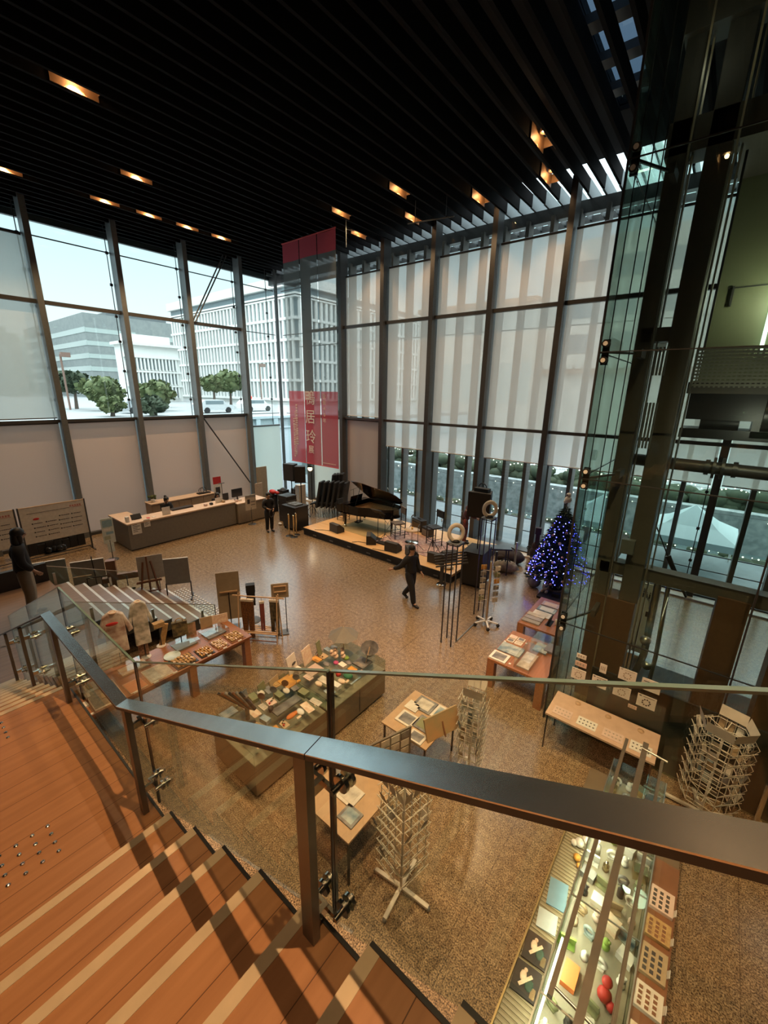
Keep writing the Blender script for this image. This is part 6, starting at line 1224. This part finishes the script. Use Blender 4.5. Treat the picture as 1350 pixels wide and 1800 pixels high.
for r in range(4):
    for c in range(4): MB().bx(.013, .02, -.31+.16*c, -.18+.16*c, .66+.14*r, .77+.14*r).build('postcard', [M_PRINT1, M_PAPER, M_PRINT2, M_KRAFT][(r+c) % 4], t)
for y in (-.3, .3): MB().bar((0, y, 0), (0, y, .65), .018).bar((-.18, y, .01), (.18, y, .01), .02).build('leg', M_BLK2, t)
# ================================================================== SPINNER RACKS
M_WIRE = mat('white wire', (.72, .68, .60), .35); M_CLEAR = glass('clear pocket', (.90, .90, .86), .9)
def spinner(label, x, y, h, w, z0, rows, rz, cards, foot=.38, sides=4, seed=1, castors=False):
    t = thing('card_rack', label, 'card rack', (x, y, 0), rz); MB().cyl((0, 0, .02), (0, 0, h), .016, 8).build('pole', M_WIRE, t)
    for k in range(5 if castors else 4 if sides == 4 else 5):
        n = 5 if castors or sides != 4 else 4; a = 2*PI*k/n+.3; l = MB().bar((0, 0, .07), (foot*math.cos(a), foot*math.sin(a), .05), .045, .03).build('foot', M_WIRE, t); MB().ball((foot*math.cos(a), foot*math.sin(a), .028), .028, 8, 6).build('castor', M_BLACK if castors else M_STEELL, l)
    random.seed(seed); R = w/2/math.tan(PI/sides)
    for k in range(sides):
        a = 2*PI*k/sides; M = Matrix.Rotation(a, 3, 'Z'); b = MB(); pk = MB()
        def P(u, v, z): return M @ Vector((R+v, u, z))
        for r in range(rows+1):
            z = z0+(h-z0-.05)*r/rows; b.cyl(P(-w/2, 0, z), P(w/2, 0, z), .0045, 5)
            if r < rows:
                dz = (h-z0)/rows
                for c in range(3):
                    ua, ub = -w/2+w*c/3+.006, -w/2+w*(c+1)/3-.006
                    pk.add([P(ua, .0, z), P(ub, .0, z), P(ub, .07, z+dz*.7), P(ua, .07, z+dz*.7)], [(0, 1, 2, 3)])
                    b.cyl(P(ua, .07, z+dz*.7), P(ub, .07, z+dz*.7), .004, 4).cyl(P(ua, 0, z), P(ua, .07, z+dz*.7), .0035, 4)
                    if random.random() < cards:
                        MB().add([P(ua+.008, .005, z+.01), P(ub-.008, .005, z+.01), P(ub-.008, .05, z+dz*.95), P(ua+.008, .05, z+dz*.95)], [(0, 1, 2, 3)]).build('postcard', random.choice([M_PRINT1, M_PRINT2, M_PAPER, M_WHITE, M_KRAFT, M_BLUEP]), t)
        for u in (-w/2, -w/6, w/6, w/2): b.cyl(P(u, 0, z0), P(u, 0, h-.02), .0045, 5)
        b.cyl((0, 0, h-.04), P(0, 0, h-.04), .005, 5).cyl((0, 0, z0), P(0, 0, z0), .005, 5)
        for c in range(3 if k != 2 else 0): u = -w/2+w*(c+.5)/3; MB().add([P(u-.05, -.01, h), P(u+.05, -.01, h), P(u+.05, .02, h+.15), P(u-.05, .02, h+.15)], [(0, 1, 2, 3)]).build('top_card', M_PAPER, t)
        b.build('wire_frame', M_WIRE, t); pk.build('clear_pockets', M_CLEAR, t)
spinner('large four-sided card rack nearest the viewer beyond the handrail', -1.94, 2.87, 1.62, .36, .45, 7, -.19, .14, .36, seed=4)
spinner('slim white card rack standing behind the far small table', -2.04, 4.70, 1.58, .26, .35, 8, .2, .30, .36, seed=5)
spinner('wide six-sided card rack at the right by the dark lift glass', .78, 6.30, 1.52, .30, .35, 7, .25, .35, .42, sides=6, seed=6)
# slim rack with postcards beside the tall stands
t = thing('card_rack', 'slim shiny postcard rack on castors beside the further tall stand', 'card rack', (-3.78, 8.98, 0), .3); MB().cyl((0, 0, .05), (0, 0, 1.75), .035, 12).build('pole', M_CHROME, t)
for k in range(5): a = 2*PI*k/5; MB().bar((0, 0, .12), (.3*math.cos(a), .3*math.sin(a), .09), .04, .025).build('foot', M_WPAINT, t); MB().ball((.3*math.cos(a), .3*math.sin(a), .045), .045, 8, 6).build('castor', M_BLACK, t)
random.seed(8)
for k, (dx, dy) in enumerate(((.16, .02), (-.17, -.02))):
    for r in range(6): MB().box((dx, dy, 1.58-.17*r), (.14, .02, .12), rz=.65).build('postcard', [M_PAPER, M_OLIVE, M_AMBER, M_PRINT2, M_GREYB, M_PRINT1][(r+k*2) % 6], t)
    f = MB(); [f.bar((dx-.07, dy, .6+.17*r), (dx+.07, dy, .6+.17*r), .008) for r in range(7)]; f.bar((dx, dy-.01, .4), (dx, dy-.01, 1.65), .01).bar((0, 0, 1.5), (dx, dy, 1.5), .01).bar((0, 0, .7), (dx, dy, .7), .01); f.build('wire_frame', M_WIRE, t)
# ================================================================== BOOK TABLES beside the lift
def btable(label, x0, x1, y0, y1, h):
    t = thing('book_table', label, 'table', (x0, y0, 0)); MB().bx(0, x1-x0, 0, y1-y0, h-.045, h).build('table_top', M_TABLE, t)
    for x in (0, x1-x0-.15):
        for y in (0, y1-y0-.15): MB().bx(x, x+.15, y, y+.15, 0, h-.045).build('leg', M_TABLE, t)
btable('reddish wooden table with books and clear cases left of the lift glass', -2.78, -1.66, 6.85, 8.15, .64); btable('second reddish wooden table with magazines nearer the christmas tree', -2.84, -1.9, 8.55, 10.15, .64)
GB = 'books on the wooden tables'
frame('large_book', 'white book with dark cover picture at the near left table corner', -2.6, 7.02, .64, .34, .3, M_WHITE, M_PRINT2, GB, h=.03); frame('large_book', 'blue landscape art book behind the white one', -2.52, 7.4, .64, .46, .34, M_BLUEP, M_BLUEP, GB, h=.03)
for i in range(4): frame('photo_card', 'small photo card at the far left of the near book table, %s of four' % ORD[i], -2.66+.17*(i % 2), 7.72+.16*(i//2), .64, .15, .13, M_PAPER, [M_PRINT2, M_PRINT1, M_PINK, M_PRINT2][i], GB)
for i in range(5): it('price_tag', 'tiny white price tag on the near book table, %s from the near end' % ORD[i], 'price tag', -2.74 if i % 2 else -2.36, 6.95+.22*i, .64, MB().bx(-.02, .02, -.02, .02, 0, .015), M_WHITE, 'price tags on the book table')
acr('long clear case on the near book table', -2.12, 7.25, .64, .3, .7, .22, M_PRINT1, 'clear cases on the book table'); acr('second clear case beyond the long one on the near book table', -2.05, 7.85, .64, .34, .42, .26, M_BLUEP, 'clear cases on the book table')
it('folded_cloth', 'grey folded cloth at the far right of the near book table', 'cloth', -1.85, 7.95, .64, MB().bx(-.14, .14, -.16, .16, 0, .05), mat('cloth lilac', (.25, .25, .30), .8), GB)
for i in range(3): it('magazine_stack', 'row of grey magazines at the near end of the second book table, %s' % ORD[i], 'magazines', -2.6, 8.75+.17*i, .64, MB().bx(-.2, .2, -.07, .07, 0, .035), [M_GREYB, mat('mag grey', (.35, .33, .34), .6), M_PRINT1][i], GB)
frame('large_book', 'white magazine at the middle of the second book table', -2.52, 9.25, .64, .4, .26, M_WHITE, M_PAPER, GB); frame('large_book', 'blue white magazine beyond the white one on the second table', -2.5, 9.55, .64, .42, .26, M_BLUEP, M_WHITE, GB); frame('large_book', 'pink magazine at the far end of the second book table', -2.5, 9.85, .64, .4, .24, mat('lilac', (.5, .4, .44), .6), M_PINK, GB)
it('book_stand', 'dark bookend on the second book table', 'bookend', -2.25, 8.98, .64, MB().box((0, 0, .09), (.02, .3, .18), M=Matrix.Rotation(.2, 3, 'Y')).bx(-.06, .06, -.15, .15, 0, .012), M_BLACK, GB)
for i in range(6): it('pen_glass', 'small clear pen holder at the right of the second table, %s of six' % ORD[i], 'holder', -2.12+.06*(i % 2), 9.0+.11*i, .64, MB().lathe([(.02, 0), (.025, .14), (.022, .14), (.018, .005), (0, .005)], 10), M_WPAINT, 'pen holders')
t = thing('belt_post', 'shiny barrier post with dark round base at the right picture edge', 'post', (1.32, 6.32, 0)); MB().lathe([(0, .03), (.17, .02), (.18, 0), (0, 0)], 20).build('base', M_BLK2, t); MB().cyl((0, 0, 0), (0, 0, .95), .03, 12).build('pole', M_CHROME, t)
# ================================================================== LONG LIT GLASS CASE (bottom right)
LC = thing('lit_glass_case', 'long brightly lit glass showcase with ribbed side trays below the handrail', 'display case', (0, 3.55, 0))
y0, y1 = -1.75, 1.95
MB().bx(-.55, .55, y0, y1, .06, .62).build('cabinet', M_BODY, LC); MB().bx(-.5, .5, y0+.04, y1-.04, 0, .06).build('plinth', M_BLACK, LC)
MB().bx(-.55, -.31, y0, y1-.75, .62, .70).build('side_tray', mat('tray olive', (.22, .19, .12), .4), LC); rbs = MB()
for i in range(74): rbs.bx(-.545, -.315, y0+.01+.04*i, y0+.03+.04*i, .70, .708)
rbs.build('tray_ribs', mat('rib olive', (.30, .27, .19), .4), LC); MB().bx(-.56, -.545, y0, y1-.75, .62, .75).bx(-.31, -.3, y0, y1-.75, .62, .72).build('tray_edge', mat('tray brass', (.40, .30, .14), .35, .6), LC)
MB().bx(.31, .55, y0, y1-.9, .62, .72).build('side_shelf', M_WOODD, LC)
g = MB(); g.bx(-.30, -.292, y0, y1, .62, .95).bx(.292, .30, y0, y1, .62, .95).bx(-.30, .30, y1-.008, y1, .62, .95).bx(-.3, .3, y0, y0+.008, .62, .95).bx(-.30, .30, y0, y1, .942, .95); g.build('glass_top', M_CASEGL, LC)
MB().bx(-.29, .29, y0+.01, y1-.01, .62, .63).build('case_floor', mat('case floor pale', (.30, .27, .21), .5), LC)
fe = MB()
for z in (.95, .63):
    for x in (-.3, .3): fe.bar((x, y0, z), (x, y1, z), .012)
for yy in (-1.0, -.1, .8): fe.bar((-.3, yy, .95), (.3, yy, .95), .012)
fe.build('case_frame', M_BRUSH, LC)
M_LED = mat('case light strip', (1, .92, .7), .5, emit=(1, .86, .55), estr=9)
lt_ = MB().bx(-.268, -.25, y0+.05, y0+1.25, .92, .93).build('light_strip', M_LED, LC)
for i, yy in enumerate((-1.3, -.5, .3, 1.1)):
    l_ = bpy.data.lights.new('case_light', 'AREA'); l_.shape = 'RECTANGLE'; l_.size = .03; l_.size_y = .75; l_.energy = 6; l_.color = (1, .86, .58); lo = bpy.data.objects.new('strip_light', l_); COL.objects.link(lo); lo.parent = LC; lo.location = (-.255, yy, .91); lo.rotation_euler = (0, -.5, 0)
random.seed(55); GL = 'goods inside the lit case'; idx = 0
PAL2 = [M_WHITE, M_CREAM, M_PAPER, M_PRINT2, M_WHITE, M_BLUEP, M_KRAFT, M_OLIVE, M_WHITE, mat('leaf green', (.2, .32, .06), .7), M_PINK, M_BLACK, M_GOLD]
CN2 = {M_RED: 'red', M_BLACK: 'black', M_GOLD: 'golden', mat('leaf green'): 'green'}; CN2.update(CN)
for c in range(4):
    nth = 0
    for r in range(20):
        x = -.21+.14*c+random.uniform(-.02, .02); y = 1.95+.183*r+random.uniform(-.03, .03); m = PAL2[(c*4+r*5) % 13]; k = (r+c) % 5
        if any(abs(x-a) < .12 and abs(y-b_) < .15 for a, b_ in ((.13, 3.05), (-.14, 2.98), (.12, 2.25))): continue
        nth += 1
        nm = ['figurine', 'small_box', 'card', 'bottle', 'ornament'][k]; s_ = MB(); h = random.uniform(.05, .16)
        if k == 0: s_.ball((0, 0, .03), .03, 10, 6, (1, 1, 1)).ball((0, 0, .08), .024, 10, 6).ball((.02, 0, .1), .01, 6, 4)
        elif k == 1: s_.bx(-.05, .05, -.04, .04, 0, h*.6)
        elif k == 2: s_.box((0, 0, .06), (.1, .012, .12), M=Matrix.Rotation(.3, 3, 'X')).bx(-.05, .05, -.03, .03, 0, .006)
        elif k == 3: s_.lathe([(0, 0), (.025, 0), (.025, h*.6), (.01, h*.75), (.012, h), (0, h)], 12)
        else: s_.torus((0, 0, .05), .035, .012, Matrix.Rotation(PI/2, 3, 'X'), 16, 6).bx(-.03, .03, -.02, .02, 0, .012)
        o = it(nm, '%s %s in the %s line of the lit case, %s from the near end' % (CN2.get(m, 'pale'), nm.replace('_', ' '), ['left', 'left-centre', 'right-centre', 'right'][c], ORD[nth-1]), 'goods', x, y, .63, s_, m, GL, random.uniform(-.4, .4)); o.scale = (1.35, 1.35, 1.25)
it('red_doll', 'bright red soft doll inside the right half of the lit case', 'doll', .13, 3.02, .63, MB().ball((0, 0, .07), .06, 10, 7).ball((0, .06, .14), .045, 10, 7).ball((.06, -.04, .05), .04, 8, 6), M_RED, GL); it('orange_pack', 'orange packet inside the left half of the lit case', 'packet', -.14, 2.98, .63, MB().bx(-.06, .06, -.1, .1, 0, .06), mat('orange pack', (.75, .2, .05), .5), GL); it('green_folder', 'green card on the right side of the lit case near its near end', 'card', .12, 2.25, .63, MB().box((0, 0, .08), (.12, .2, .015), M=Matrix.Rotation(.5, 3, 'X')), mat('vivid green', (.05, .4, .1), .5), GL)
for i in range(2):
    t = thing('framed_print', 'black framed dance print on the ribbed tray, %s' % ['nearer one', 'further one'][i], 'framed print', (-.43, 2.66+.27*i, .708), .08, 'prints on the ribbed tray'); MB().bx(-.11, .11, -.12, .12, 0, .018).build('frame', M_BLACK, t); MB().ball((-.03, .02, .02), .03, 8, 5, (1, 1.6, .15)).bar((-.05, -.06, .021), (.04, .05, .021), .025, .006).ball((-.02, .07, .02), .018, 8, 5, (1, 1, .2)).build('figure', M_CREAM, t); MB().bx(.05, .09, -.1, -.02, .018, .021).build('gold_mark', M_GOLD, t); MB().ball((.03, -.02, .019), .04, 8, 5, (1, 1.3, .1)).build('dark_skirt', mat('deep green', (.02, .07, .05), .6), t)
it('blue_booklet', 'blue booklet on the ribbed tray', 'booklet', -.42, 3.52, .708, MB().bx(-.09, .09, -.14, .14, 0, .012), mat('booklet blue', (.16, .32, .45), .6), 'things on the ribbed tray', .15); it('pale_booklet', 'pale blue leaflet below the blue booklet on the ribbed tray', 'booklet', -.43, 3.22, .708, MB().bx(-.09, .09, -.09, .09, 0, .012), mat('booklet pale', (.5, .58, .62), .6), 'things on the ribbed tray', .15)
it('figure_toy', 'white and violet toy figure on the ribbed tray by the handrail', 'toy', -.38, 4.18, .708, MB().ball((0, 0, .05), .05, 10, 7).ball((.05, .04, .1), .04, 8, 6).ball((-.05, -.03, .04), .035, 8, 6), M_WHITE, 'things on the ribbed tray'); it('orange_toy', 'orange and white toy next to the violet one on the tray', 'toy', -.36, 4.0, .708, MB().ball((0, 0, .04), .04, 10, 7).ball((.04, -.07, .03), .03, 8, 6), M_AMBER, 'things on the ribbed tray')
for i, (d, m, lb) in enumerate(((.3, M_PINK, 'pink patterned cloth'), (.26, M_PRINT1, 'purple lettered box'), (.2, M_WHITE, 'white card pair'), (.18, M_CREAM, 'cream round tins'), (.2, M_PAPER, 'pale card set'), (.26, M_KRAFT, 'brown lettered box'), (.2, M_TAN, 'tan wrapped box'), (.24, M_PINK, 'pale lettered cards'))):
    yy = 1.95+.31*i; t = thing('shelf_goods', lb+' on the right-hand shelf of the lit case', 'goods', (.43, yy, .72), 0, 'goods on the right-hand shelf'); MB().bx(-.1, .1, -d/2, d/2, 0, .04).build('box', m, t); q = MB()
    for a in range(3):
        for c in range(4): q.bx(-.08+.055*a, -.05+.055*a, -d*.42+d*.21*c, -d*.42+d*.21*c+d*.13, .04, .043)
    q.build('lettering', M_INK if i % 2 else M_WOODD, t)
for i in range(8): it('price_card', 'white price card on the outer edge of the right shelf, %s from the near end' % ORD[i], 'price card', .545, 2.05+.29*i, .72, MB().box((0, 0, .018), (.006, .07, .04), M=Matrix.Rotation(.5, 3, 'Y')), M_WHITE, 'price cards on the right shelf')
# light bars above the case
BZ = 1.5
lb_ = thing('light_gantry', 'three long dark light bars carried above the lit glass case', 'light bars', (0, 3.55, .95))
M_BARM = mat('bar brown', (.15, .12, .095), .4, .4)
for x, w, ya, yb2 in ((-.2, .035, -1.28, 1.72), (0.0, .06, -1.7, 1.80), (.19, .03, -1.6, 1.62)):
    MB().bar((x, ya, BZ-.95), (x, yb2, BZ-.95), w, .045).build('light_bar', M_BARM, lb_)
cr = MB(); cr.cyl((-.03, 1.66, BZ-.95+.03), (.24, 1.62, BZ-.95+.03), .012, 8).cyl((-.22, -1.2, BZ-.95), (.2, -1.25, BZ-.95), .012, 8).cyl((-.22, .3, BZ-.95), (.2, .3, BZ-.95), .01, 8); cr.build('cross_rod', M_BRUSH, lb_)
for yy in (1.6, -1.5): MB().bar((0.0, yy, 0), (0.0, yy, BZ-.95), .03).build('upright', M_BARM, lb_)
